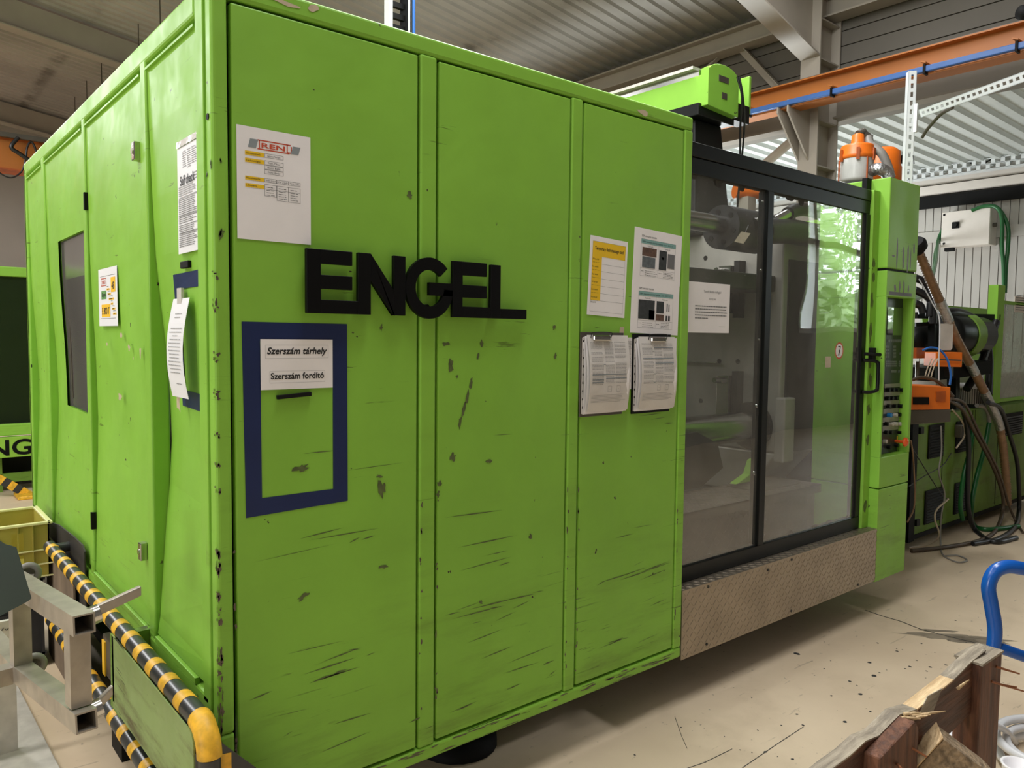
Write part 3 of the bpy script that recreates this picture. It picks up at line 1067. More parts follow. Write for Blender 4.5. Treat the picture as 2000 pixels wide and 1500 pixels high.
for z in (2.135, 0.83):
    MB().box(-0.006, 0.012, 1.474, 1.490, z - .035, z + .035).build('hinge', M['black_matt'], mc, label='small black hinge')
for y, z in ((2.90, 1.42), (0.028, 2.17)):
    MB().cyl((-0.002, y, z), (0.001, y, z), 0.009, 10).build('bolt_hole', M['black_matt'], mc)

for y0, y1 in ((0.134, 0.597), (0.668, 1.477), (1.538, 2.387), (2.473, 2.927)):
    MB().box(-0.002, 0.010, y0, y1, 2.430, 2.437).build('panel_lip', M['green'], mc)

# worn-off paint and tape residue: thin flakes on the faces
mb, mp, ms = MB(), MB(), MB()


def flake(mb, S, u, v, a, b, ang=0.0, n=10, rag=0.35, h=0.0):
    vs = []
    for k in range(n):
        t = 2 * math.pi * k / n
        r = random.uniform(1 - rag, 1 + rag)
        x, y = a * r * math.cos(t), b * r * math.sin(t)
        vs.append(S.P(u + x * math.cos(ang) - y * math.sin(ang), v + x * math.sin(ang) + y * math.cos(ang), h))
    mb.add(vs, [tuple(range(n))])


SF = Sheet((0, -0.0006, 0), FRONT, 0.0006)
SD = Sheet((0, 0.0012, 0), FRONT, 0.0006)
SL = Sheet((-0.001, 0, 0), LEFT, 0.0006)


def fpx(x, y):
    p = at(x, y, Y=0)
    return p.x, p.z


def lpx(x, y):
    p = at(x, y, X=0)
    return -p.y, p.z


for x, y, w, h, a in ((800, 381, 6, 9, 0.1), (880, 715, 7, 20, 0.1), (885, 893, 8, 10, 0), (955, 900, 8, 6, .2), (870, 672, 10, 6, 0), (893, 735, 4, 4, 0),
                      (1037, 1048, 5, 7, .3), (742, 930, 9, 5, 0), (746, 955, 10, 22, 0), (588, 915, 16, 9, .2), (745, 640, 3, 8, 0), (748, 1108, 12, 4, 0),
                      (592, 1165, 14, 8, .3), (860, 944, 8, 6, 0), (856, 966, 5, 8, 0), (940, 1176, 4, 6, .6), (690, 650, 4, 2, 0), (1083, 640, 5, 5, 0), (1085, 695, 4, 8, .2)):
    u, v = fpx(x, y)
    d = 2.3 + u * .65
    flake(mb, SD, u, v, w * d / F_PX * .75, h * d / F_PX * .62, a, 14, .55)
for x, y, w, h, a in ((920, 750, 4, 12, -.2), (913, 775, 4, 16, -.2), (906, 800, 4, 16, -.2), (899, 825, 4, 14, -.2), (941, 670, 4, 8, 0), (934, 695, 3, 9, -.2)):
    u, v = fpx(x, y)
    d = 2.3 + u * .65
    flake(mb, SD, u, v, w * d / F_PX * .8, h * d / F_PX * .8, a, 14, .35)
# scrapes low on the doors: long thin scratches
for _ in range(90):
    x = random.uniform(0.08, 1.85)
    z = random.choice((0.40, 0.48, 0.62, 0.66, 0.86, 1.02, 1.25)) + random.uniform(-.05, .05)
    L_ = random.uniform(0.03, 0.26)
    if any(a - .02 < x < b + .02 or a - .02 < x + L_ < b + .02 for a, b in ((.62, .71), (1.27, 1.36))) or x + L_ > 1.92:
        continue
    t_ = random.uniform(0.0006, 0.0022)
    dz = random.uniform(-.01, .015)
    mb.add([SD.P(x, z), SD.P(x + L_ * .5, z + dz * .5 - t_), SD.P(x + L_, z + dz), SD.P(x + L_ * .5, z + dz * .5 + t_)], [(0, 1, 2, 3)])
for x, y, L_, w in ((605, 1335, 60, 5), (650, 1318, 25, 3), (800, 1412, 35, 4), (1100, 1295, 22, 4), (1060, 1300, 30, 2), (620, 1330, 70, 2)):
    u, v = fpx(x, y)
    k = 2.4 / F_PX
    mb.add([SD.P(u, v), SD.P(u + L_ * k * .5, v + w * k * .2), SD.P(u + L_ * k * 1.3, v + .004), SD.P(u + L_ * k * .5, v + .004 + w * k * .5)], [(0, 1, 2, 3)])
# chips along the corner post (both faces) and along the bottom rail
for y, w, h in ((540, 4, 6), (600, 6, 10), (700, 5, 8), (770, 9, 8), (850, 7, 9), (905, 8, 10), (960, 6, 8), (1080, 5, 16), (1120, 6, 20), (1200, 5, 14), (1260, 7, 22),
                (1300, 6, 20), (1340, 7, 20), (1400, 8, 22), (1440, 8, 26), (1160, 4, 12)):
    z = fpx(436, y)[1]
    for _k in range(3):
        zz_ = z + random.uniform(-1, 1) * h * 2.2 / F_PX
        flake(ms, SF, random.uniform(0.001, 0.010), zz_, random.uniform(.002, .005), random.uniform(.2, .7) * h * 1.7 / F_PX, 0, 12, rag=.6)
        flake(ms, SL, -random.uniform(0.002, 0.010), zz_ + .005, random.uniform(.0015, .004), random.uniform(.2, .6) * h * 1.5 / F_PX, 0, 12, rag=.6)
for _ in range(46):
    x = random.uniform(0.3, 1.95)
    z = random.uniform(0.228, 0.262)
    flake(ms, SF, x, z, random.uniform(.008, .05), random.uniform(.001, .003), random.uniform(-.06, .02), rag=.4)
for x0 in (0.043, 0.638, 0.700, 1.288, 1.344, 1.938):
    for _ in range(10):
        flake(ms, SF, x0 + random.uniform(.0, .008), random.uniform(.28, 1.1), 0.003, random.uniform(.003, .012), 0, rag=.5)
for x, y, w, h, a in ((412, 322, 9, 14, -.4), (427, 315, 5, 9, 0), (424, 463, 9, 17, -.5), (405, 340, 6, 12, -.5), (387, 1360, 4, 8, 0)):
    u, v = fpx(max(x, 431), y) if x >= 424 else lpx(x, y)
    S_ = SF if x >= 424 else SL
    for _k in range(5):
        flake(mb, S_, (max(u, .008) if S_ is SF else u) + random.uniform(-.6, .6) * w * .8 / F_PX, v + random.uniform(-.9, .9) * h * 1.2 / F_PX, w * random.uniform(.3, .6) / F_PX, h * random.uniform(.5, 1.0) / F_PX, a + random.uniform(-.3, .3), 16, .55)
for x, y, w, h in ((235, 655, 8, 5), (250, 678, 6, 6), (272, 690, 5, 12), (233, 775, 14, 8), (207, 672, 5, 4), (258, 700, 3, 3)):
    u, v = lpx(x, y)
    flake(mp, Sheet((0.004, 0, 0), LEFT, 0.0006), u, v, w * 3 / F_PX, h * 2.7 / F_PX, 0, rag=.5)
for x, y in ((400, 1120), (405, 1150), (340, 780)):
    u, v = lpx(x, y)
    flake(mp, Sheet((0.012, 0, 0), LEFT, 0.0006), u, v, .02, .03, .3, rag=.5)
u, v = fpx(611, 15)
flake(mp, SF, u, v, .018, .012, .4)
u, v = fpx(550, 3)
flake(mp, SF, u, v, .05, .006, -.1)
u, v = fpx(1256, 220)
flake(mp, SF, u, v, .03, .012, -.1)
mb.build('worn_patch', M['residue'], mc, kind='stuff')
mp.build('tape_scrap', M['residue_pale'], mc, kind='stuff')
ms.build('bare_chip', M['bare'], mc, kind='stuff')

# the raised black maker's lettering
ls = thing('letter_sign', 'raised black ENGEL lettering across two green machine doors', 'sign', (0.25, -0.012, 1.66))


def c4(x, y):
    p = at(440 + x * 460 / 1500.0, 200 + y * 460 / 1500.0, Y=-0.03)
    return (p.x, p.z)


def c7(x, y):
    p = at(900 + x * 500 / 1667.0, 400 + y * 450 / 1500.0, Y=-0.03)
    return (p.x, p.z)


ZL0, ZL1 = 1.668, 1.846


def letter(polys):
    mb = MB()
    for P in polys:
        mb.slab([(x, -0.03, z) for x, z in P], (0, 0.014, 0))
    return mb


xa = [c4(518, 930)[0], c4(610, 1030)[0], c4(810, 952)[0], c4(847, 960)[0], c4(928, 962)[0], c4(1074, 980)[0], c4(1149, 985)[0]]
zz = [c4(525, 1340)[1], c4(610, 1256)[1], c4(610, 1186)[1], c4(610, 1097)[1], c4(610, 1026)[1], c4(520, 927)[1]]
# E (its foot runs on to the N)
letter([[(xa[0], zz[0]), (xa[1], zz[0]), (xa[1], zz[5]), (xa[0], zz[5])],
        [(xa[1], zz[4]), (xa[2], zz[4]), (xa[2], zz[5]), (xa[1], zz[5])],
        [(xa[1], zz[2]), (xa[2], zz[2]), (xa[2], zz[3]), (xa[1], zz[3])],
        [(xa[1], zz[0]), (xa[3], zz[0]), (xa[3], zz[1]), (xa[1], zz[1])]]).build('letter', M['letter'], ls, bevel=0.001, seg=1)
zn0, zn1 = zz[0], zz[5]
letter([[(xa[3], zn0), (xa[4], zn0), (xa[4], zn1), (xa[3], zn1)],
        [(xa[5], zn0), (xa[6], zn0), (xa[6], zn1), (xa[5], zn1)],
        [(xa[4], zn1), (xa[4], c4(930, 1135)[1]), (c4(1078, 1360)[0], zn0), (xa[5], zn0), (xa[5], c4(1075, 1195)[1])]]).build('letter', M['letter'], ls, bevel=0.001, seg=1)
gx0, gx1 = c4(1150, 1180)[0], c4(1452, 1180)[0]
gz0, gz1 = c4(1310, 1378)[1], c4(1310, 988)[1]
gcx, gcz, grx, grz = (gx0 + gx1) / 2, (gz0 + gz1) / 2, (gx1 - gx0) / 2, (gz1 - gz0) / 2
ir = 0.60
mb = MB()
NA = 40
a0, a1 = math.radians(42), math.radians(358)
ring = []
for k in range(NA + 1):
    a = a0 + (a1 - a0) * k / NA
    ring.append(((gcx + grx * math.cos(a), gcz + grz * math.sin(a)), (gcx + grx * ir * math.cos(a), gcz + grz * ir * math.sin(a))))
for (o0, i0), (o1, i1) in zip(ring, ring[1:]):
    mb.slab([(x, -0.03, z) for x, z in (o0, o1, i1, i0)], (0, 0.014, 0))
mb.slab([(x, -0.03, z) for x, z in ((gcx - .002, c4(1303, 1228)[1]), (gcx + grx * 0.97, c4(1303, 1228)[1]), (gcx + grx * .99, c4(1303, 1146)[1]), (gcx - .002, c4(1303, 1146)[1]))], (0, 0.014, 0))
mb.build('letter', M['letter'], ls)
ex0 = c4(1450, 1100)[0]
ex1, ex2 = c7(14, 500)[0], c7(172, 420)[0]
lx0, lx1, lx2 = c7(198, 400)[0], c7(262, 400)[0], c7(430, 700)[0]
ez = [zz[0], c7(18, 662)[1], c7(18, 603)[1], c7(18, 521)[1], c7(18, 458)[1], zz[5]]
letter([[(ex0, ez[0]), (ex1, ez[0]), (ex1, ez[5]), (ex0, ez[5])],
        [(ex1, ez[4]), (ex2, ez[4]), (ex2, ez[5]), (ex1, ez[5])],
        [(ex1, ez[2]), (ex2, ez[2]), (ex2, ez[3]), (ex1, ez[3])],
        [(ex1, ez[0]), (lx0, ez[0]), (lx0, ez[1]), (ex1, ez[1])]]).build('letter', M['letter'], ls, bevel=0.001, seg=1)
letter([[(lx0, ez[0]), (lx1, ez[0]), (lx1, ez[5] - .002), (lx0, ez[5] - .002)],
        [(lx1, ez[0]), (lx2, ez[0]), (lx2, c7(300, 678)[1]), (lx1, c7(300, 678)[1])]]).build('letter', M['letter'], ls, bevel=0.001, seg=1)
for x in (xa[0] + .03, xa[5] + .02, gcx, ex0 + .02, lx0 + .02):
    MB().cyl((x, -0.017, zz[0] + .03), (x, 0.001, zz[0] + .03), 0.008, 8).build('stand_off', M['letter'], ls)

# ---------------------------------------------------------------- sliding door, tread plate, control column
YD = 0.07


def D3(px, py, y=YD):
    p = at(px, py, Y=y)
    return p


hz1 = 2.462
door = MB()
xd0, xd1 = XR - 0.02, 3.722
door.box(xd0, xd1, YD, YD + 0.05, 2.40, hz1)
door.box(xd0, xd1, YD + 0.004, YD + 0.045, 2.325, 2.398)
df = door.build('door_frame', M['black'], mc, bevel=0.003, seg=1)
zsill = 0.585
MB().box(xd0, xd1, YD, YD + 0.05, 0.513, zsill).build('door_rail', M['black'], mc, bevel=0.003, seg=1)
xm0, xm1 = at(1499, 380, Y=YD).x, at(1510.5, 380, Y=YD).x
MB().box(xm0, xm1, YD - 0.006, YD + 0.05, zsill, 2.325).build('door_stile', M['black'], mc, bevel=0.003, seg=1)
MB().box(at(1692, 420, Y=YD).x, xd1, YD, YD + 0.05, zsill, 2.325).build('door_stile', M['black'], mc, bevel=0.003, seg=1)
MB().box(xd0, XR + .06, YD, YD + 0.05, zsill, 2.325).build('door_stile', M['black'], mc, bevel=0.003, seg=1)
MB().box(XR + .06, xm0, YD + 0.012, YD + 0.017, zsill, 2.325).build('door_pane', M['glass'], mc)
MB().box(xm1, at(1692, 420, Y=YD).x, YD + 0.012, YD + 0.017, zsill, 2.325).build('door_pane', M['glass'], mc)
# crumbling seal along pane edges
mb = MB()
x = XR + .1
while x < xd1 - .1:
    w = random.uniform(.04, .10)
    h = random.uniform(.008, .03)
    mb.slab([(x, YD + .02, 2.33), (x + w, YD + .02, 2.33), (x + w * .7, YD + .02, 2.325 - h), (x + w * .25, YD + .02, 2.325 - h * .8)], (0, .01, 0))
    if random.random() < .7:
        mb.slab([(x, YD + .02, zsill - .005), (x + w * .2, YD + .02, zsill + h * .5), (x + w * .7, YD + .02, zsill + h * .6), (x + w, YD + .02, zsill - .005)], (0, .01, 0))
    x += random.uniform(.12, .3)
mb.build('door_seal', M['black_matt'], mc, kind='stuff')
for px, py in ((1490, 394), (1486, 528), (1482, 663), (1477, 793), (1472, 924), (1687, 437), (1679, 600), (1668, 842)):
    p = at(px, py, Y=YD + .03)
    MB().lathe([(0.011, 0), (0.011, .012), (0.006, .012), (0.006, .006)], p, (0, -1, 0), 12).build('pane_bolt', M['bright'], mc, label='bright socket-head bolt on the door pane')
# handle and latch
hx = at(1698, 735, Y=0.05).x
mb = MB()
hz_a, hz_b = at(1700, 704, Y=.03).z, at(1700, 766, Y=.03).z
mb.tube(spline([(hx - .04, YD, hz_a), (hx - .015, 0.035, hz_a), (hx + .01, 0.012, hz_a - .01), (hx + .014, 0.008, hz_a - .03), (hx + .014, 0.008, hz_b + .03),
                (hx + .01, 0.012, hz_b + .01), (hx - .015, .035, hz_b), (hx - .04, YD, hz_b)], 5), 0.010, 8)
mb.build('door_handle', M['black'], mc, label='black bow handle')
zl = at(1710, 691, Y=.04).z
mb = MB().cyl((hx - .07, .045, zl), (hx + .075, .02, zl - .005), 0.010, 10).box(hx - .01, hx + .03, .03, .06, zl - .035, zl + .035)
mb.lathe([(0.010, 0), (0.017, .006), (0.017, .022), (0.008, .028)], (hx + .07, .02, zl - .005), (1, -.1, 0), 12)
mb.build('door_latch', M['black_matt'], mc, bevel=0.002)
# green side strip beside the door, with tape scraps
MB().box(3.724, 3.800, 0.055, 0.075, 0.513, 2.462).build('door_strip', M['green'], mc, bevel=0.003)
mb = MB()
for py, h in ((512, 9), (540, 8), (588, 14), (650, 18), (705, 12), (745, 14), (800, 10), (860, 12), (990, 14)):
    p = at(1697 - (py - 600) * .03, py, Y=.054)
    flake(mb, Sheet((0, .0546, 0), FRONT, .0004), 3.752 + random.uniform(-.01, .01), p.z, .018, h * 4.4 / F_PX, 0, rag=.35)
mb.build('tape_scrap', M['residue'], mc, kind='stuff')

# tread plate along the foot of the door
tp = MB().box(XR + .002, 3.798, 0.0, 0.075, 0.505, 0.513).box(XR + .002, 3.798, 0.0, 0.006, 0.205, 0.505).build('tread_plate', M['alu'], mc, label='aluminium tread plate kick panel')
mb = MB()


def lozenge(mb, o, u, v, n, a, L_=0.017, w=0.0036, h=0.0022):
    d = u * math.cos(a) + v * math.sin(a)
    e = u * -math.sin(a) + v * math.cos(a)
    p = [o - d * L_, o - e * w, o + d * L_, o + e * w]
    mb.add(p + [o - d * L_ * .4 + n * h, o + d * L_ * .4 + n * h], [(0, 1, 5, 4), (1, 2, 5), (2, 3, 4, 5), (3, 0, 4)])


def tread(mb, o, u, v, n, U, V, pitch=0.0275):
    i = 0
    a = pitch * .6
    while a < U:
        j = 0
        b = pitch * .6
        while b < V:
            lozenge(mb, o + u * a + v * b, u, v, n, math.radians(45 if (i + j) % 2 else 135))
            b += pitch
            j += 1
        a += pitch
        i += 1


tread(mb, Vector((XR, 0, 0.205)), Vector((1, 0, 0)), Vector((0, 0, 1)), Vector((0, -1, 0)), 1.808, 0.305)
tread(mb, Vector((XR, 0, 0.513)), Vector((1, 0, 0)), Vector((0, 1, 0)), Vector((0, 0, 1)), 1.808, 0.07)
mb.build('tread_pattern', M['alu'], mc, kind='stuff')
for px, py in ((1383, 1146), (1380, 1258), (1545, 1193), (1546, 1093), (1500, 1113), (1676, 1142)):
    p = at(px, py, Y=0)
    MB().cyl((p.x, -.003, p.z), (p.x, .001, p.z), 0.007, 8).build('plate_screw', M['dark'], mc)

# control column
CX0, CX1 = 3.800, 4.187
MB().box(CX0, CX1, 0, 0.42, 2.024, 2.537).build('column_head', M['green'], mc, bevel=0.006)
MB().box(CX0, CX1, 0, 0.42, 1.862, 2.010).build('column_block', M['green'], mc, bevel=0.004)
MB().box(CX0 + .01, CX1 - .01, 0.01, 0.41, 2.008, 2.026).build('column_gap', M['black_matt'], mc)
MB().box(CX0, CX0 + .016, 0, 0.42, 0.93, 1.862).build('column_cheek', M['green'], mc)
MB().box(CX1 - .030, CX1, 0, 0.42, 0.93, 1.862).build('column_cheek', M['green'], mc)
MB().box(CX0, CX1, 0, 0.42, 0.748, 0.93).build('column_block', M['green'], mc, bevel=0.004)
MB().box(CX0, CX1, 0, 0.42, 0.195, 0.742).build('column_foot', M['green'], mc, bevel=0.004)
MB().box(CX0 + .1, CX1 - .02, 0.42, 0.60, 0.05, 0.7).build('column_mount', M['black_matt'], mc)
cp = MB().box(CX0 + .016, CX1 - .030, 0.06, 0.10, 0.93, 1.862).build('control_panel', M['panel_dark'], mc)
YP = 0.06


def k5(x, y):
    p = at(1700 + x / 4.69, 580 + y / 4.6875, Y=YP)
    return p.x, p.z


def prect(mb, x0, y0, x1, y1, d):
    a, b = k5(x0, y0), k5(x1, y1)
    mb.box(a[0], b[0], YP - d, YP + .001, b[1], a[1])


mb = MB()
a, b = k5(158, 92), k5(312, 352)
mb.box(a[0], b[0], YP - .003, YP, b[1], a[1])
mb.build('screen', M['screen'], cp, label='glossy control screen')
mb = MB()
for k in range(10):
    prect(mb, 152 + k * 16.5, 388, 164 + k * 16.5, 414, .002)
for r in range(4):
    prect(mb, 206, 446 + r * 30, 232, 466 + r * 30, .002)
    prect(mb, 140, 446 + r * 30, 152, 466 + r * 30, .002)
    prect(mb, 158, 446 + r * 30, 170, 466 + r * 30, .002)
prect(mb, 280, 485, 296, 550, .002)
prect(mb, 266, 508, 310, 528, .002)
for q in (138, 190, 260):
    for r in range(3):
        for s_ in range(3):
            prect(mb, q + s_ * 17, 586 + r * 19, q + s_ * 17 + 13, 600 + r * 19, .002)
for q in (188, 256):
    for s_ in range(3):
        prect(mb, q + s_ * 17, 668, q + s_ * 17 + 13, 692, .002)
mb.build('keypad', M['key_grey'], cp, kind='stuff')
for r in range(6):
    y0 = 793 + r * 77
    mb = MB()
    prect(mb, 128 - r * 4, y0 + 5, 300 - r * 4, y0 + 27, .003)
    mb.build('label_strip', M['strip_grey'], cp)


def button(x, y, mat, r=0.012, d=0.022, name='button', label=None):
    u, v = k5(x, y)
    MB().cyl((u, YP, v), (u, YP - d, v), r, 12).build(name, mat, cp, bevel=0.003, label=label)


for x in (148, 186, 226, 264, 296):
    button(x, 850, M['black'])
for x in (140, 178, 220):
    button(x, 926, M['black'])
for x in (150, 208, 260):
    button(x, 998, M['black'])
button(157, 1080, M['btn_blue'], .014, .024, label='blue illuminated button')
button(212, 1078, M['btn_white'])
button(245, 1076, M['black'])
button(296, 1068, M['btn_red'], .014, .03, label='orange-red button')
for x in (130, 176, 212, 248):
    button(x, 1160, M['btn_white'] if x > 140 else M['black'])
for x in (128, 170, 255):
    button(x, 1238, M['black'])
button(118, 1320, M['btn_white'])
for x, y in ((155, 1372), (225, 1355)):
    button(x, y, M['black'])
mb = MB()
prect(mb, 243, 1272, 282, 1368, .002)
mb.build('stop_plate', M['ink_amber'], cp)
u, v = k5(226, 1318)
mb = MB().cyl((u, YP, v), (u, YP - .05, v), .009, 10).lathe([(.012, 0), (.028, .006), (.028, .014), (.020, .024), (0.002, .028)], (u, YP - .05, v), (0, -1, 0), 16)
mb.build('stop_button', M['btn_red'], cp, label='orange-red mushroom stop button')
# scrapes on the column head
mb = MB()
SC_ = Sheet((0, -0.0002, 0), FRONT, .0004)
for px, py, w, h in ((1752, 496, 2.5, 30), (1764, 505, 3, 24), (1773, 504, 3, 27), (1778, 508, 2, 22), (1785, 485, 3, 12), (1745, 500, 5, 2), (1757, 560, 3, 12), (1765, 563, 2.5, 16), (1774, 565, 2.5, 9), (1748, 563, 4, 7)):
    p = at(px, py, Y=0)
    flake(mb, SC_, p.x, p.z, w * 1.3 * 4.5 / F_PX, h * 4.5 / F_PX, 0, rag=.25)
mb.build('bare_chip', M['bare'], mc, kind='stuff')
mb = MB()
S_ = Sheet((0, -0.0002, 0), FRONT, .0004)
a, b = at(1736, 576, Y=0), at(1780, 584, Y=0)
S_.rect(mb, a.x, 1.872, b.x, 1.892)
mb.build('torn_label', M['ink_grey'], mc)
# plate under the head beside the door header (number plate reads 9)
mb = MB().box(at(1690, 358, Y=.12).x, at(1712, 350, Y=.12).x, .11, .14, 2.40, at(1700, 350, Y=.12).z).build('number_plate', M['black_matt'], mc, bevel=0.002)
mt = MB()
p = at(1703, 360, Y=.108)
Sheet((p.x, .1098, p.z), FRONT, .0006).text(mt, '9', 0, 0, 0.05)
mt.build('lettering', M['ink_light'], mc)

# inside the guard: platen, tie bars, core-puller cylinder, step, panels
PX0, PX1, PY0 = 3.63, 4.07, 0.55
MB().box(PX0, PX1, PY0, 2.45, 0.9, 2.30).slab([(PX0, PY0, .9), (PX0, 2.45, .9), (PX0, 2.2, .62), (PX0, .8, .62)], (PX1 - PX0, 0, 0)).build('fixed_platen', M['steel'], mc, bevel=0.012)
MB().box(PX0 + .05, PX1, PY0 - .012, PY0, 0.9, 2.1).build('platen_side', M['dark'], mc)
MB().box(PX0 - .02, PX0 + .10, PY0 - .05, PY0 + .02, 0.85, 1.25).build('platen_lug', M['steel'], mc, bevel=0.01)
hb = MB()
for px, py in ((1376, 545), (1378, 504), (1405, 705), (1441, 706), (1369, 783), (1403, 786), (1368, 822), (1476, 708), (1475, 748)):
    p = at(px, py, X=PX0)
    hb.cyl((PX0 - .002, p.y, p.z), (PX0 + .01, p.y, p.z), 0.016, 10)
hb.build('clamp_hole', M['black_matt'], mc)
p = at(1545 - 40, 812, Y=PY0 - .05)
for (px, py0, py1) in ((1424, 520, 612), (1420, 733, 815)):
    a, b = at(px, py0, X=PX0 - .05), at(px, py1, X=PX0 - .05)
    MB().box(PX0 - .10, PX0, a.y - .045, a.y + .045, b.z, a.z).box(PX0 - .13, PX0 - .10, a.y - .02, a.y + .02, a.z - .05, a.z - .02).build('mould_clamp', M['bright'], mc, bevel=0.004)
    MB().cyl((PX0 - .16, a.y + .02, a.z - .03), (PX0 - .08, a.y + .02, a.z - .03), 0.018, 8).build('clamp_bolt', M['bright'], mc)
    MB().box(PX0 - .07, PX0 + .001, a.y - .09, a.y - .05, b.z - .03, a.z + .03).build('clamp_shim', M['dark'], mc)
MB().box(PX0 - .04, PX0, 1.0, 2.0, 1.45, 1.452).build('groove', M['bright'], mc)
for yy, zz_ in ((0.74, 1.06), (2.3, 1.06), (2.3, 2.05)):
    MB().cyl((0.4, yy, zz_), (PX0, yy, zz_), 0.094, 28).build('tie_bar', M['bright'] if yy < 1 else M['steel'], mc)
    MB().cyl((PX0 - .03, yy, zz_), (PX0, yy, zz_), 0.15, 24).build('tie_bar_collar', M['dark'], mc)
# cylinder on the upper tie-bar line
cyz = at(1360, 432, Y=.62).z
xa_, xb_ = at(1408, 435, Y=.62).x, at(1478, 450, Y=.62).x
MB().cyl((0.6, .62, cyz + .01), (xa_, .62, cyz), 0.052, 20).build('piston_rod', M['bright'], mc)
cyl = MB().cyl((xa_, .62, cyz - .01), (xb_, .62, cyz - .01), 0.125, 28).build('cylinder_body', M['dark'], mc, bevel=0.004)
for a in range(6):
    t_ = a * math.pi / 3 + .3
    MB().cyl((xa_ - .004, .62 + .088 * math.cos(t_), cyz - .01 + .088 * math.sin(t_)), (xa_ + .01, .62 + .088 * math.cos(t_), cyz - .01 + .088 * math.sin(t_)), 0.016, 8).build('bolt_recess', M['black_matt'], mc)
p, q = at(1472, 438, Y=.5), at(1490, 434, Y=.5)
MB().cyl(p, q, .036, 6).cyl(q, at(1500, 431, Y=.5), .026, 12).build('hydraulic_fitting', M['bright'], mc)
MB().cyl(at(1512, 432, Y=.5), at(1542, 416, Y=.5), .032, 12).build('hose_ferrule', M['bright'], mc)
MB().tube(spline([at(1538, 418, Y=.5), at(1556, 410, Y=.52), at(1585, 411, Y=.55), at(1620, 428, Y=.55), at(1650, 452, Y=.55)], 6), .042, 12).build('hydraulic_hose', M['hose_black'], mc)
MB().tube(spline([at(1490, 452, Y=.5), at(1540, 452, Y=.5), at(1600, 462, Y=.48), at(1640, 466, Y=.42), at(1700, 466, Y=.3)], 6), .075, 14).build('hydraulic_hose', M['hose_black'], mc)
tg = MB()
tg.add([at(1448, 452, Y=.42), at(1466, 456, Y=.42), at(1452, 476, Y=.40), at(1434, 472, Y=.40)], [(0, 1, 2, 3)])
tg.build('inspection_tag', M['residue_pale'], mc)
MB().tube([at(1462, 440, Y=.43), at(1456, 454, Y=.43)], .003, 5).build('tag_wire', M['hose_black'], mc)
MB().box(2.2, PX0, .60, 1.6, 1.90, 2.0).build('cylinder_bracket', M['dark'], mc, bevel=.01)
# black curtain, green casting corner, step
MB().slab([(2.2, .62, .76), (2.95, .62, .76), (3.16, .62, .85), (3.10, .62, 1.0), (2.9, .62, 1.08), (2.2, .62, 1.05)], (0, .02, 0)).build('rubber_curtain', M['rubber'], mc)
p = at(1460, 955, Y=.56)
MB().slab([(p.x - .12, .56, .755), (p.x + .16, .56, .755), (p.x + .16, .56, .90), (p.x + .06, .56, .88), (p.x + .02, .56, .80)], (0, .05, 0)).build('casting_foot', M['green_in'], mc, bevel=.005)
sz = .735
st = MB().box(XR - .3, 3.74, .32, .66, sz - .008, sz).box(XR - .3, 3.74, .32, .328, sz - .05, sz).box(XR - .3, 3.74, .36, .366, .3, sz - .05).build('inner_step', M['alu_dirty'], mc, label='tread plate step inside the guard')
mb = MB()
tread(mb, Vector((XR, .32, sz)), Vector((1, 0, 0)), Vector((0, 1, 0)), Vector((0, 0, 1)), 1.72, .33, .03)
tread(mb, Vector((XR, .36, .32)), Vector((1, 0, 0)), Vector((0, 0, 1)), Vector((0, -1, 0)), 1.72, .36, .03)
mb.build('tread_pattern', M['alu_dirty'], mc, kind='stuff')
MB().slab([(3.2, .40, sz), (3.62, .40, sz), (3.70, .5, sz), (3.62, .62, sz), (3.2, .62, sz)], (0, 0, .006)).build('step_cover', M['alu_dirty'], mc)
MB().box(XR - .3, 3.76, .075, .34, .30, .306).build('drip_tray', M['alu_dirty'], mc)
MB().box(3.3, 4.6, 1.5, 1.53, 2.20, 2.45).build('rear_guard', M['green_in'], mc, bevel=.004)
a, b = at(1538, 470, X=4.3), at(1690, 412, X=4.3)
MB().box(4.28, 4.30, .25, .98, 2.20, 2.42).build('top_guard', M['green_in'], mc, bevel=.004)
MB().box(4.075, 4.10, at(1560, 480, X=4.08).y, at(1541, 480, X=4.08).y, at(1550, 515, X=4.08).z, at(1550, 482, X=4.08).z).build('limit_switch', M['green_in'], mc)
MB().box(4.12, 4.5, .6, 2.3, .62, 2.1).build('injection_guard', M['dark'], mc)
# machine bed and feet
MB().box(0.25, 5.3, .75, 2.5, .02, .62).build('machine_bed', M['dark'], mc)
for x, y in ((1.05, .36), (3.0, .5), (1.05, 2.6), (4.4, .6), (3.0, 2.6)):
    MB().lathe([(.16, 0), (.16, .03), (.10, .06), (.05, .07), (.05, .24)], (x, y, 0), (0, 0, 1), 20).build('levelling_foot', M['black_matt'], mc)
MB().box(.35, 4.9, .46, .75, .02, .235).build('under_bed_blocker', M['black_matt'], mc)  # dark block added to stop light leaking under the machine and deepen the shadow
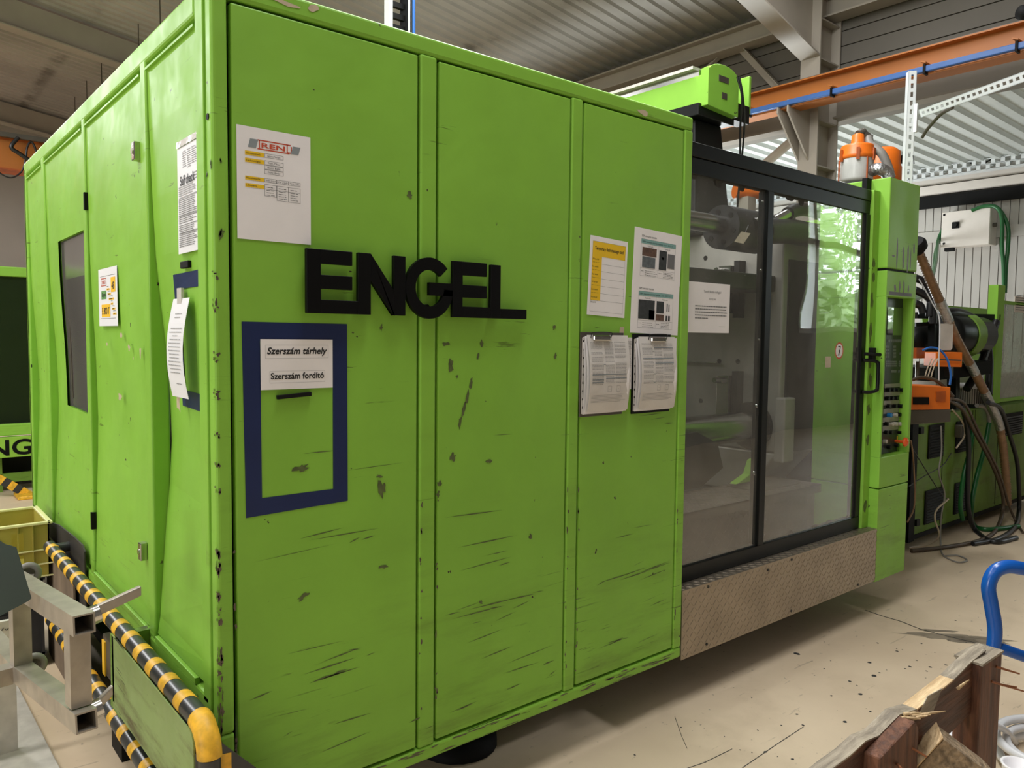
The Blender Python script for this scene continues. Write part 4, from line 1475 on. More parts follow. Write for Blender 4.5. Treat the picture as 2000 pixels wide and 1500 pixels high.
# prohibition sign on the pane: red ring, no stepping
S_ = at(1639, 685, Y=YD + .012)
so = Sheet((S_.x, YD + .012, S_.z), FRONT, .0004)
mb, mr_, mk = MB(), MB(), MB()
N_ = 32
for k in range(N_):
    a0, a1 = 2 * math.pi * k / N_, 2 * math.pi * (k + 1) / N_
    for r0, r1, m_ in ((0, .038, mb), (.038, .047, mr_)):
        pts = [(r0 * math.cos(a0), r0 * math.sin(a0)), (r1 * math.cos(a0), r1 * math.sin(a0)), (r1 * math.cos(a1), r1 * math.sin(a1)), (r0 * math.cos(a1), r0 * math.sin(a1))]
        if r0 == 0:
            pts = pts[1:3] + [(0, 0)]
        m_.add([so.P(x, y) for x, y in pts], [tuple(range(len(pts)))])
for pts in (((-.014, .026), (.014, .026), (.014, .020), (-.014, .020)), ((.010, .026), (.016, .022), (.006, .002), (.001, .004)), ((-.008, .004), (.008, .004), (.006, -.012), (-.006, -.012)),
            ((-.006, -.012), (0, -.012), (-.012, -.030), (-.016, -.028)), ((.006, -.012), (0, -.012), (.010, -.030), (.014, -.028))):
    mk.add([so.P(x, y, .0004) for x, y in pts], [(0, 1, 2, 3)])
sg = thing('prohibition_sign', 'round red-ringed no-stepping sticker on the right door pane', 'sign', (S_.x, YD + .012, S_.z))
mb.build('disc', M['paper'], sg)
mr_.build('red_ring', M['ink_red'], sg)
mk.build('pictogram', M['ink'], sg)
p = at(1617, 707, Y=YD + .012)
mb = MB()
so = Sheet((p.x - .03, YD + .012, p.z - .03), FRONT, .0004)
so.rect(mb, 0, 0, .06, .06)
tag(mb.build('torn_sticker', M['residue_pale'], None), 'small torn pale sticker on the right door pane below the round sign', 'sticker')

# striped rail guard round the lower left corner
rg = thing('rail_guard', 'black and yellow striped pipe guard along the left end of the machine', 'guard rail', (-.08, -.15, 0))
RR = .027


def striped(P, r, pitch, yel, y0=0.0):
    """alternating tape bands along polyline P"""
    P = [Vector(p) for p in P]
    L_ = [0]
    for a, b in zip(P, P[1:]):
        L_.append(L_[-1] + (b - a).length)

    def pos(s_):
        for i in range(len(P) - 1):
            if s_ <= L_[i + 1] or i == len(P) - 2:
                return P[i].lerp(P[i + 1], (s_ - L_[i]) / (L_[i + 1] - L_[i]))
    s_, k = 0.0, 0
    while s_ < L_[-1] - 1e-4:
        w = pitch * (yel if k % 2 else 1 - yel)
        e = min(s_ + w, L_[-1])
        n = max(1, int((e - s_) / .03))
        MB().tube([pos(s_ + (e - s_) * i / n) for i in range(n + 1)], r + (.0008 if k % 2 else 0), 18).build('yellow_band' if k % 2 else 'black_band', M['yellow'] if k % 2 else M['tape_black'], rg)
        s_, k = e, k + 1


zp = .634
striped([(-.08, -.09, zp), (-.08, 1.97, zp - .005)], RR, .133, .38)
arc = [(-.08, -.09 - .07 * math.sin(a), zp - .07 + .07 * math.cos(a)) for a in [math.pi / 2 * i / 8 for i in range(9)]]
MB().tube(arc, RR + .003, 18).build('yellow_elbow', M['yellow'], rg)
MB().tube([(-.08, -.16, zp - .07), (-.08, -.16, zp - .115)], RR, 18).build('black_band', M['tape_black'], rg)
MB().tube([(-.08, -.16, zp - .115), (-.08, -.16, zp - .26)], RR + .001, 18).build('yellow_band', M['yellow'], rg)
MB().tube([(-.08, -.165, zp - .26), (-.08, -.16, 0.0)], RR, 18).build('leg', M['tape_black'], rg)
striped([(-.08, -.13, .29), (-.08, 1.97, .29)], RR, .133, .38)
for z in (zp, .29):
    MB().tube([(-.08, 1.90, z), (.02, 1.90, z)], .022, 12).build('bracket_stub', M['tape_black'], rg)
mb = MB()
ga, gb = at(426, 1446, Y=-.14), at(502, 1501, Y=-.14)
gc = ga.lerp(gb, 2.2)
mb.slab([(ga.x, -.14, ga.z), (gc.x, -.14, gc.z), (gc.x, -.14, .10), (ga.x, -.14, .10)], (0, .006, 0))
mb.build('corner_gusset', M['tape_black'], rg)
gd, ge = at(404, 1480, Y=-.142), at(452, 1470, Y=-.142)
MB().slab([(gd.x, -.1415, gd.z), (ge.x, -.1415, ge.z), (ge.x, -.1415, .12), (gd.x, -.1415, .12)], (0, .001, 0)).build('yellow_band', M['yellow'], rg)
# scraped skirt sheet hung from the rail, rounded front corner
mb = MB()
pts = [(-.112, .68, .622)] + [(-.112, -.10 - .04 * math.sin(a), .582 + .04 * math.cos(a)) for a in [math.pi / 2 * i / 6 for i in range(7)]] + [(-.112, -.14, .40), (-.112, .68, .38)]
mb.slab(pts, (.004, 0, 0))
mb.build('skirt_sheet', M['green_skirt'], rg, label='scraped pale green skirt sheet')
MB().box(-.112, 0.0, .66, .70, .40, .62).box(-.11, .1, .6, .72, .37, .39).build('skirt_bracket', M['green_dirty'], rg)
# rubber splash flap further back
rf = [(-.015, 2.75, .62), (-.015, 2.45, .645), (-.015, 2.15, .685), (-.015, 1.80, .70), (-.015, 1.62, .70), (-.015, 1.58, .68), (-.015, 1.575, .12), (-.015, 2.75, .12)]
tag(MB().slab(rf, (.006, 0, 0)).build('splash_flap', M['rubber'], None), 'dark scuffed rubber splash flap behind the striped rail', 'flap')
tag(MB().box(-.038, -.030, 1.70, 2.35, .0, .60).build('backing_board', plain('dirty_grey_board', (120, 104, 88), 0.7, var=0.4, scale=5, stretch=(1, 1, .4)), None), 'dirty grey board standing between the rail and the crates', 'board')
# small battery-like box under the housing
t = thing('foot_switch_box', 'grey box with yellow stripe and red lamp under the machine, behind the rail', 'box', (-.03, .8, 0))
p = at(200, 1240, X=-.035)
q = at(222, 1345, X=-.035)
MB().box(-.03, .12, q.y, p.y + .02, q.z, p.z).build('body', M['hub'], t, bevel=.004)
MB().box(-.036, -.03, p.y - .03, p.y + .01, q.z, p.z - .02).build('yellow_stripe', M['ink_amber'], t)
MB().ball((-.01, q.y + .05, p.z + .005), .022, 8).build('red_lamp', M['btn_red'], t)
MB().box(-.01, .12, q.y + .01, p.y, 0, q.z).build('plinth', M['black_matt'], t)

# ================================================================== papers on the machine
def paper(name, label, cat, o, basis, w, h, mat='paper', curl=0.0, rot=0.0, lift=0.0):
    b0, b1, b2 = basis
    c, s_ = math.cos(rot), math.sin(rot)
    B = (b0 * c + b1 * s_, b1 * c - b0 * s_, b2)
    t = thing(name, label, cat, tuple(o))
    S = Sheet(Vector(o) + b2 * lift, B, .0010)
    mb = MB()
    curved_sheet(mb, S, w, h, curl)
    mb.build('sheet', M[mat], t)
    return t, S


def fp(x, y, Y=0.0015):
    return at(x, y, Y=Y)


# staff list with logo (A4 portrait)
t, S = paper('notice_sheet', 'staff list sheet with red logo and yellow cells, upper left of the front doors', 'paper', fp(463.5, 465.5) , FRONT, .208, .297, lift=.001)
red, gry, yel, ink = MB(), MB(), MB(), MB()
W, H = .208, .297
# logo: slanted grey ends, red outlined word
gry.add([S.P(.030, .243, .0003), S.P(.052, .243, .0003), S.P(.058, .266, .0003), S.P(.036, .266, .0003)], [(0, 1, 2, 3)])
gry.add([S.P(.150, .243, .0003), S.P(.172, .243, .0003), S.P(.178, .264, .0003), S.P(.156, .264, .0003)], [(0, 1, 2, 3)])
S.rect(red, .056, .264, .150, .267)
S.rect(red, .056, .241, .146, .244)
S.rect(red, .150, .246, .153, .262)
S.rect(red, .060, .244, .063, .266)
S.rect(red, .138, .244, .141, .266)
S.text(red, 'REN', .067, .247, .018, .066, bold=True)
S.rect(red, .141, .243, .150, .246)
for y0, l, cells in ((.222, 'Szervezetvezető:', [('Berencsi Norbert',)]), (.203, 'Technológia:', [('Tóth Tibor',), ('Bató Béla',), ('Csölei Nándor',)])):
    S.rect(yel, .022, y0, .074, y0 + .011, .0002)
    S.text(ink, l, .024, y0 + .003, .007, .040)
    for i, c_ in enumerate(cells):
        S.frame(ink, .075, y0 - i * .012, .128, y0 + .011 - i * .012, .0007)
        S.text(ink, c_[0], .1015, y0 + .003 - i * .012, .007, .036, center=True)
S.rect(yel, .022, .157, .074, .167, .0002)
S.text(ink, 'Műszakvezetők:', .024, .160, .007, .040)
for i, c_ in enumerate(('Szabó József', 'Vas Zsolt', 'Tóth Csaba')):
    S.frame(ink, .075 + i * .034, .157, .109 + i * .034, .167, .0007)
    S.text(ink, c_, .092 + i * .034, .160, .006, .028, center=True)
S.rect(yel, .022, .138, .074, .148, .0002)
S.text(ink, 'Létszám:', .024, .141, .007, .030)
for i, n in enumerate((3, 4, 4)):
    S.frame(ink, .075 + i * .034, .145 - n * .0085, .109 + i * .034, .151, .0007)
    S.frame(ink, .075 + i * .034, .138, .109 + i * .034, .151, .0007)
    S.lines(ink, .080 + i * .034, .104 + i * .034, .143, 1, .006, .0014)
    S.lines(ink, .080 + i * .034, .104 + i * .034, .135, n, .0063, .0012)
red.build('logo', M['ink_red'], t)
pieces(gry, 'logo_end', 'ink_steel', t)
pieces(yel, 'yellow_cell', 'ink_yellow', t)
ink.build('lettering', M['ink'], t, kind='stuff')

# navy tape frame with the storage sign
t = thing('tape_frame', 'navy blue tape rectangle on the first front door', 'tape frame', (.075, 0, 1.108))
q = [at(x, y, Y=0) for x, y in ((472, 628), (678, 633), (679.5, 978), (481, 1012), (508, 665), (650, 663), (651, 955), (512, 973))]
for a, b_, c_, d_ in ((0, 1, 5, 4), (1, 2, 6, 5), (2, 3, 7, 6), (3, 0, 4, 7)):
    mb = MB()
    mb.slab([(q[i].x, 0.0012, q[i].z) for i in (a, b_, c_, d_)], (0, -.0006, 0))
    mb.build('tape_strip', M['navy'], t)
t, S = paper('storage_sign', 'sign reading Szerszám tárhely, Szerszám fordító inside the navy tape', 'sign', fp(509, 762, -.0004), FRONT, .214, .139, lift=.001)
ink, thin = MB(), MB()
S.text(ink, 'Szerszám tárhely', .107, .098, .026, .178, italic=True, bold=True, center=True)
S.text(ink, 'Szerszám fordító', .107, .029, .024, .158, bold=True, center=True)
S.frame(thin, .013, .086, .200, .123, .0006)
S.frame(thin, .025, .018, .189, .051, .0006)
ink.build('lettering', M['ink'], t, kind='stuff')
thin.build('box_outline', M['ink_light'], t, kind='stuff')
a, b = at(540, 776, Y=0), at(606, 769, Y=0)
tag(MB().obox((a.x, -.004, a.z), (b.x, -.004, b.z), .012, .011).build('magnet_bar', M['black_matt'], None, bevel=.001), 'black magnet bar inside the navy tape below the storage sign', 'magnet')

# yellow message card
t, S = paper('message_card', 'card headed Temporary flash message card with a yellow top and left column', 'card', fp(1145.5, 614), FRONT, .208, .296, rot=-.045, lift=.001)
yel, ink, thin = MB(), MB(), MB()
S.rect(yel, .014, .222, .196, .277, .0002)
S.rect(yel, .014, .056, .066, .222, .0002)
S.text(ink, 'Temporary flash message card', .105, .246, .018, .158, bold=True, center=True)
for i, l in enumerate(('Mould', 'Part number', 'Flash details', 'On flash start', 'Estimated', 'Actual')):
    S.text(ink, l, .017, .208 - i * .0285, .009, .032)
    S.lines(ink, .017, .06, .198 - i * .0285, 1, .01, .001)
S.text(ink, 'Remark', .017, .046, .009, .026)
for i in range(6):
    S.rect(thin, .066, .194 - i * .0277, .196, .1948 - i * .0277, .0003)
S.frame(thin, .014, .014, .196, .277, .0007)
pieces(yel, 'yellow_cell', 'ink_yellow', t)
ink.build('lettering', M['ink'], t, kind='stuff')
thin.build('ruling', M['ink_grey'], t, kind='stuff')


def sem(px, py, rows, label, flip):
    t, S = paper('instruction_sheet', label, 'paper', fp(px, py), FRONT, .297, .209, rot=-.03 if flip else -.04, lift=.001)
    ink, teal, thin, pa, pb, pc = MB(), MB(), MB(), MB(), MB(), MB()
    S.text(ink, 'SEM szerszám tisztítás', .044, .176, .011, .09)
    S.rect(teal, .042, .150, .258, .168, .0002)
    S.text(ink, 'SEM  Szerszám tisztítás lépések   tool   2017.11.', .05, .155, .009, .19)
    S.text(ink, 'Tisztítás előtt', .098, .139, .008, .034, center=True)
    S.text(ink, 'Tisztítás után', .205, .139, .008, .034, center=True)
    S.frame(thin, .042, .022, .258, .168, .0007)
    S.rect(thin, .150, .022, .1507, .150, .0003)
    S.rect(thin, .042, .052, .258, .0527, .0003)
    S.lines(ink, .070, .146, .042, 3, .008, .0015)
    S.lines(ink, .185, .250, .045, 4, .006, .0015)
    S.lines(ink, .048, .064, .040, 1, .008, .0015)
    S.lines(ink, .156, .175, .040, 1, .008, .0015)
    for m_, x0, y0, x1, y1 in rows:
        S.rect({'a': pa, 'b': pb, 'c': pc, 't': thin}[m_], x0, y0, x1, y1, .0004)
    ink.build('lettering', M['ink'], t, kind='stuff')
    teal.build('teal_band', M['ink_teal'], t)
    thin.build('ruling', M['ink_grey'], t, kind='stuff')
    pieces(pa, 'photo', 'photo_dark', t)
    pieces(pb, 'photo', 'photo_brown', t)
    pieces(pc, 'photo', 'photo_grey', t)
    return t


sem(1234.5, 546.5, (('b', .050, .102, .138, .136), ('c', .052, .056, .132, .099), ('a', .155, .056, .203, .134), ('c', .172, .098, .184, .108), ('t', .209, .066, .254, .125)),
    'tool cleaning sheet with four photographs, upper of the two beside the door', False)
sem(1229.8, 649.5, (('a', .044, .058, .142, .134), ('c', .108, .056, .144, .095), ('a', .154, .086, .200, .134), ('b', .152, .056, .202, .081), ('a', .218, .095, .224, .128), ('a', .230, .095, .236, .124), ('a', .214, .056, .224, .078), ('a', .230, .056, .242, .078)),
    'tool cleaning sheet with dark photographs, lower of the two beside the door', True)


def clip_board(name, label, x0, z0, board_mat, side, seed):
    rnd = random.Random(seed)
    t = thing(name, label, 'clipboard', (x0, 0, z0))
    MB().box(x0, x0 + .235, -.004, .0015, z0, z0 + .318).build('board', M[board_mat], t, bevel=.001)
    S = Sheet((x0 + .022, -.005, z0 + .014), FRONT, .0008)
    for k in range(3):
        dx = (-.012 + .006 * k)
        Sk = Sheet((x0 + .022 + dx, -.005 - .004 * k, z0 + .010 + .004 * k), FRONT, .0006)
        mb = MB()
        curved_sheet(mb, Sk, .226, .290, .010 + .006 * k, n=8, side=.4 if k % 2 else -.2)
        mb.build('sleeve', M['sleeve'] if k == 2 else M['paper'], t)
    Sk = Sheet((x0 + .022, -.013, z0 + .018), FRONT, .0006)

    def P(u, v):
        d = .022 * math.sin(math.pi * (1 - v / .290) * .9) * (1 + (-.2) * u / .226) + .0012
        return Sk.o + Sk.b[0] * u + Sk.b[1] * v + Sk.b[2] * d
    mb, mg = MB(), MB()

    def bar(m_, u0, v, u1, h):
        m_.add([P(u0, v), P(u1, v), P(u1, v + h), P(u0, v + h)], [(0, 1, 2, 3)])
    v = .262
    while v > .100:
        for u0, u1 in ((.012, .075), (.086, .135), (.142, .205)):
            if rnd.random() < .82:
                u = u0
                while u < u1 - .004:
                    w = rnd.uniform(.004, .014)
                    bar(mb, u, v, min(u1, u + w), .0011)
                    u += w + .002
        if rnd.random() < .16:
            bar(mg, .012 if rnd.random() < .5 else .086, v - .003, .075 if rnd.random() < .4 else .205, .0035)
        v -= .0048
    for u0 in (.100, .150):
        for a in (0, 1):
            bar(mb, u0, .074 + a * .022, u0 + .020, .0008)
            mb.add([P(u0 + a * .020, .074), P(u0 + a * .020 + .0008, .074), P(u0 + a * .020 + .0008, .096), P(u0 + a * .020, .096)], [(0, 1, 2, 3)])
        bar(mb, u0 + .009, .084, u0 + .012, .0015)
    v = .062
    while v > .034:
        bar(mb, .012, v, .205 - rnd.random() * .05, .0008)
        v -= .0052
    mb.build('print', M['ink_grey'], t, kind='stuff')
    mg.build('shaded_row', M['ink_steel'], t, kind='stuff')
    # punched edge strip of the sleeve
    S2 = Sheet((x0 + .004, -.006, z0 + .012), FRONT, .001)
    mb, mh = MB(), MB()
    S2.rect(mb, 0, 0, .016, .286)
    for k in range(9):
        S2.rect(mh, .005, .02 + k * .031, .010, .028 + k * .031, .0004)
    mb.build('punched_edge', M['sleeve'], t)
    mh.build('punch_holes', M['black_matt'], t, kind='stuff')
    cx = x0 + (.095 if side < 0 else .135)
    mb = MB().box(cx - .045, cx + .045, -.028, -.004, z0 + .285, z0 + .308)
    mb.build('clip', M['bright'], t, bevel=.006)
    mb = MB().tube(spline([(cx - .05, -.01, z0 + .280), (cx - .054, -.02, z0 + .31), (cx - .045, -.025, z0 + .318), (cx + .045, -.025, z0 + .318), (cx + .054, -.02, z0 + .305), (cx + .05, -.01, z0 + .280)], 5), .0018, 6)
    mb.build('clip_wire', M['dark'], t)
    return t


clip_board('clipboard', 'grey clipboard with plastic sleeved forms, left of the pair on the last door', 1.342, 1.310, 'hub', -1, 5)
clip_board('clipboard', 'black clipboard with plastic sleeved forms, right of the pair nearest the sliding door', 1.632, 1.306, 'black_matt', 1, 9)
t, S = paper('spare_sheet', 'plain form sheet tucked behind the two clipboards between them', 'paper', (1.583, .0015, 1.405), FRONT, .05, .205, lift=.0010)
ink = MB()
S.lines(ink, .022, .046, .19, 40, .0042, .0012)
ink.build('print', M['ink_grey'], t, kind='stuff')
t, S = paper('spare_sheet', 'narrow form sheet sticking out right of the right clipboard', 'paper', (1.862, .0015, 1.405), FRONT, .045, .205, rot=-.02, lift=.0015)
ink = MB()
S.lines(ink, .002, .012, .19, 20, .008, .0012)
ink.build('print', M['ink_grey'], t, kind='stuff')
tag(MB().slab([(1.556, .0, 1.615), (1.583, .0, 1.617), (1.583, .0, 1.650), (1.560, .0, 1.650)], (0, -.0008, 0)).build('masking_tape', M['residue_pale'], None), 'scrap of beige masking tape above the left clipboard', 'tape')

# sheet behind the left pane of the door
p0 = at(1345, 648, Y=YD + .019)
t, S = paper('setter_notice', 'white notice to colleagues seen through the left pane of the sliding door', 'notice', (p0.x - .03, YD + .0110, p0.z - .003), FRONT, .320, .225, rot=-.0, lift=.0)
ink = MB()
S.text(ink, 'Tisztelt Beállító kollégák!', .185, .180, .015, .13, center=True)
S.text(ink, 'FIGYELEM!', .185, .148, .011, .05, center=True)
S.lines(ink, .06, .30, .117, 4, .0135, .0045, .08)
S.lines(ink, .06, .16, .063, 1, .0135, .0045, .05)
S.rect(ink, .24, .028, .285, .0295, .0003)
ink.build('lettering', M['ink_grey'], t, kind='stuff')

# ---- left end papers
def lp(x, y, X):
    return at(x, y, X=X)


b = lp(350, 497, .008)
t, S = paper('check_sheet', 'long Self check form sheet on the nearest end panel', 'paper', (.010, b.y, b.z), LEFT, .180, .300, 'paper_bright', curl=.0, lift=.003)
ink, gry, lgt, red = MB(), MB(), MB(), MB()
for m_, (u0, u1), v, n_, pitch, w in ((gry, (.050, .085), .283, 8, .006, .0018), (gry, (.090, .125), .283, 9, .006, .0018), (gry, (.130, .172), .283, 8, .006, .0018)):
    S.lines(m_, u0, u1, v, n_, pitch, w, h=.0006)
S.text(ink, 'Self check', .028, .192, .036, .125, bold=True, h=.0012)
S.lines(gry, .142, .175, .212, 3, .008, .0022, h=.0006)
S.lines(lgt, .012, .172, .186, 5, .0058, .0028, h=.0006)
S.lines(gry, .012, .172, .150, 13, .0054, .0022, h=.0006)
S.lines(gry, .012, .172, .078, 12, .0054, .0022, h=.0008)
for k in range(3):
    S.rect(lgt, .012, .155 - k * .05, .172, .159 - k * .05, .0004)
ink.build('lettering', M['ink'], t, kind='stuff')
gry.build('print', M['ink_grey'], t, kind='stuff')
lgt.build('print_band', M['ink_light'], t, kind='stuff')
MB().add([S.P(0, .300, .002), S.P(.18, .300, .002), S.P(.18, .318, .001), S.P(0, .318, .001)], [(0, 1, 2, 3)]).build('sleeve_top', M['sleeve'], t)

b = lp(199, 637, .015)
t, S = paper('machine_card', 'white machine card with 48 and E 800 T on yellow fields on an end panel', 'card', (.009, b.y, b.z), LEFT, .288, .218, 'paper_bright', lift=.002)
ink, gry, yel, grn, red = MB(), MB(), MB(), MB(), MB()
S.rect(gry, .03, .188, .26, .1895)
S.rect(gry, .03, .028, .26, .0295)
S.frame(red, .045, .152, .125, .182, .003)
S.text(red, 'TREND', .085, .160, .018, .055, bold=True, center=True)
S.rect(yel, .195, .125, .262, .180, .0002)
S.text(ink, '48', .228, .136, .038, .042, bold=True, center=True)
S.rect(grn, .045, .102, .125, .134, .0002)
S.text(ink, 'Engel', .085, .112, .022, .06, bold=True, center=True)
S.rect(yel, .045, .034, .180, .082, .0002)
S.text(ink, 'E 800 T', .112, .045, .036, .115, bold=True, center=True)
for k, (u, w) in enumerate(((.13, .045), (.145, .05), (.16, .075), (.19, .035), (.205, .05), (.22, .05))):
    S.rect(yel, u, .134 - k * .0185, u + w, .141 - k * .0185, .0002)
    S.lines(gry, u + .005, u + w - .005, .147 - k * .0185, 1, .01, .002)
    S.lines(ink, u + .01, u + w - .01, .136 - k * .0185, 1, .01, .003)
for m_, n_, k_ in ((ink, 'lettering', 'ink'), (gry, 'ruling', 'ink_grey'), (grn, 'green_cell', 'ink_green'), (red, 'logo', 'ink_red')):
    m_.build(n_, M[k_], t, kind='stuff' if n_ in ('lettering', 'ruling') else None)
pieces(yel, 'amber_cell', 'ink_amber', t)

# navy frame and hanging letter on the nearest end panel (panel leans in here)
XE = 0.0035
t = thing('tape_frame', 'navy blue tape rectangle behind a hanging letter on the nearest end panel', 'tape frame', (.01, .3, 1.4))


def pan_x(y, z):
    prof = [(2.435, 0), (2.25, .05), (2.03, .16), (1.85, .29), (1.7, .52), (1.53, .82), (1.38, .96), (1.26, 1), (1.12, .86), (1.02, .67), (.85, .42), (.68, .2), (.622, .05)]
    for (za, ka), (zb, kb) in zip(prof, prof[1:]):
        if zb <= z <= za:
            k = ka + (kb - ka) * (za - z) / (za - zb)
            break
    else:
        k = 0
    tt = (y - .133) / (.598 - .133)
    return .006 + (.016 + .040 * tt) * k


def onp(y, z, lift=.0012):
    return (pan_x(y, z) - lift, y, z)


def pan_px(x, y):
    X = .02
    for _ in range(5):
        p = at(x, y, X=X)
        X = pan_x(p.y, p.z)
    return p


def strip(mb, y0, y1, z0, z1, lift):
    n = max(1, int(abs(z1 - z0) / .04))
    for i in range(n):
        a, b_ = z0 + (z1 - z0) * i / n, z0 + (z1 - z0) * (i + 1) / n
        mb.add([onp(y0, a, lift), onp(y1, a, lift), onp(y1, b_, lift), onp(y0, b_, lift)], [(0, 1, 2, 3)])
    return mb


a, b = pan_px(339, 537), pan_px(352, 790)
c_ = pan_px(390, 527)
yA, yB, zA, zB_ = a.y, c_.y, a.z, b.z
strip(MB(), yA, yB, zA - .045, zA, .0016).build('tape_strip', M['navy'], t)
strip(MB(), yA, yB, zB_, zB_ + .05, .0016).build('tape_strip', M['navy'], t)
strip(MB(), yA, yA - .042, zB_, zA, .0018).build('tape_strip', M['navy'], t)
strip(MB(), yB + .012, yB, zB_, zA, .0018).build('tape_strip', M['navy'], t)
y1_, z0_, z1_ = yA - .050, zB_ + .035, zA - .075
t, S = paper('hanging_letter', 'white letter hanging loose over the navy tape on the nearest end panel', 'letter', (.010, y1_, z0_), LEFT, .150, z1_ - z0_, 'paper_bright', curl=.022, lift=.004)
lgt, HH = MB(), z1_ - z0_


def PL(u, v):
    return S.o + S.b[0] * u + S.b[1] * v + S.b[2] * (.022 * math.sin(math.pi * (1 - v / HH) * .9) + .0016)


ROWS_ = [(.05, .11), (.05, .10), 0, 0, (.03, .13), (.02, .13), (.05, .10), (.03, .13), (.02, .13), (.02, .13), (.02, .13), (.03, .12), (.03, .12), (.02, .13), (.02, .13), (.03, .13), (.03, .12), 0, 0, (.07, .12)]
for r, row_ in enumerate(ROWS_):
    if not row_:
        continue
    u0, u1 = row_
    v = HH * (.84 - r * .037)
    u = u0
    while u < u1:
        w = random.uniform(.006, .016)
        e = min(u1, u + w)
        lgt.add([PL(u, v), PL(e, v), PL(e, v + .0028), PL(u, v + .0028)], [(0, 1, 2, 3)])
        u += w + .002
lgt.build('print', M['ink_light'], t, kind='stuff')
MB().box(.002, .010, y1_ - .085, y1_ - .045, z1_ - .02, z1_ + .03).build('tape_tab', M['sleeve'], t)
p = pan_px(366, 517)
tag(MB().box(pan_x(p.y, p.z) - .010, pan_x(p.y, p.z) + .001, p.y - .035, p.y + .035, p.z - .010, p.z + .010).build('magnet_bar', M['black_matt'], None, bevel=.002), 'small dark magnet bar above the navy tape on the end panel', 'magnet')

# ================================================================== robot on top of the platen
rb = thing('handling_robot', 'lime green linear robot beam on a black pedestal above the machine', 'robot', (3.8, 1.1, 2.3))
rx0, rx1, rz0, rz1 = at(1383, 180, Y=1.1).x, at(1443, 180, Y=1.1).x, at(1385, 205, Y=1.1).z, at(1380, 118, Y=1.1).z
ry = 1.1
MB().box(rx0 + .02, rx1 - .02, ry + .06, 5.2, rz0 + .02, rz1 - .06).build('beam', M['green'], rb, bevel=.01)
hz_ = rz1 - rz0
pts = [(rx0, rz0), (rx1, rz0 - .02), (rx1, rz1 - .05)]
pts += [((rx0 + rx1) / 2 + (rx1 - rx0) / 2 * math.cos(a), rz1 - .06 + .075 * math.sin(a)) for a in [math.pi * i / 10 for i in range(1, 10)]]
pts += [(rx0, rz1 - .03)]
MB().slab([(x, ry, z) for x, z in pts], (0, .06, 0)).build('end_cover', M['green'], rb, bevel=.012, seg=3)
MB().box(rx0 + .03, rx0 + .06, ry + .1, 5.2, rz1 - .06, rz1 - .02).box(rx1 - .07, rx1 - .04, ry + .1, 5.2, rz1 - .06, rz1 - .02).build('guide_rail', M['bright'], rb)
MB().box(rx0 - .01, rx0 + .08, ry + .12, 5.2, rz1 - .02, rz1).build('energy_chain', M['galv'], rb)
mx = (rx0 + rx1) / 2
MB().box(mx - .06, mx + .05, ry - .003, ry, rz1 - .10, rz1 - .06).build('oval_badge', M['hub'], rb, bevel=.002)
MB().box(mx - .02, mx + .035, ry - .003, ry, rz0 + .07, rz0 + .11).build('type_plate', M['hub'], rb)
XC_ = 4.12
MB().box(XC_, XC_ + .03, at(1463, 180, X=XC_).y, at(1440, 180, X=XC_).y, at(1460, 222, X=XC_).z, at(1460, 149, X=XC_).z).build('carriage_cover', M['green'], rb, bevel=.008)
MB().box(rx1 - .05, XC_, ry + .05, ry + .15, rz0 - .02, rz0 + .1).build('carriage_arm', M['black'], rb)
MB().box(rx0 - .03, rx1 + .03, ry + .05, ry + .65, rz0 - .06, rz0 + .02).build('mounting_plate', M['black'], rb, bevel=.005)
mb = MB()
a0_, a1_ = (rx0 + .03, rx1 - .02), (rx0 - .02, rx1 + .05)
zt2, zb2 = rz0 - .06, 2.302
top = [(a0_[0], ry + .12, zt2), (a0_[1], ry + .12, zt2), (a0_[1], ry + .5, zt2), (a0_[0], ry + .5, zt2)]
bot = [(a1_[0], ry + .06, zb2), (a1_[1], ry + .06, zb2), (a1_[1], ry + .6, zb2), (a1_[0], ry + .6, zb2)]
mb.add(bot + top, [(0, 3, 2, 1), (4, 5, 6, 7), (0, 1, 5, 4), (1, 2, 6, 5), (2, 3, 7, 6), (3, 0, 4, 7)])
mb.build('pedestal', M['black'], rb, bevel=.01)
MB().cyl((a0_[0] + .02, ry + .28, zb2), (a0_[0] + .01, ry + .28, zt2), .05, 16).build('pedestal_post', M['dark'], rb)
for dx, px in ((0, 1448), (.02, 1456)):
    MB().tube(spline([at(1440 + dx * 200, 150, Y=1.05), at(1449 + dx * 100, 190, Y=1.04), at(px - 2, 245, Y=1.1), at(px - 3 - dx * 300, 330, Y=1.2), at(1440, 410, Y=1.3)], 8), .007, 8).build('robot_cable', M['hose_black'], rb)

# cable riser seen over the top left of the machine
a = at(762, 30, Y=2.6)
t = thing('cable_ladder', 'zinc slotted cable ladder with blue and white cables rising behind the machine', 'cable ladder', (a.x, 2.6, 2.5))
x0, x1 = at(758, 30, Y=2.6).x, at(801, 30, Y=2.6).x
mb = MB().box(x0, x0 + .03, 2.59, 2.65, 2.5, 5.6)
mb.build('stile', M['zinc'], t)
MB().box(x1 - .05, x1, 2.58, 2.65, 2.5, 5.6).build('stile', M['black_matt'], t)
mb = MB()
z = 2.55
while z < 5.5:
    mb.box(x0 + .03, x1 - .04, 2.60, 2.63, z, z + .035)
    z += .075
mb.build('rungs', M['black_matt'], t, kind='stuff')
MB().tube(spline([(x1 - .01, 2.55, 5.5), (x1 - .005, 2.55, 4), (x1 + .01, 2.56, 3), (x1 + .01, 2.56, 2.5)], 5), .011, 8).build('blue_cable', M['hose_blue'], t)
MB().tube(spline([(x1 - .03, 2.55, 5.5), (x1 - .04, 2.55, 4), (x1 - .03, 2.56, 3), (x1 - .02, 2.56, 2.5)], 5), .008, 8).build('white_cable', M['hose_white'], t)
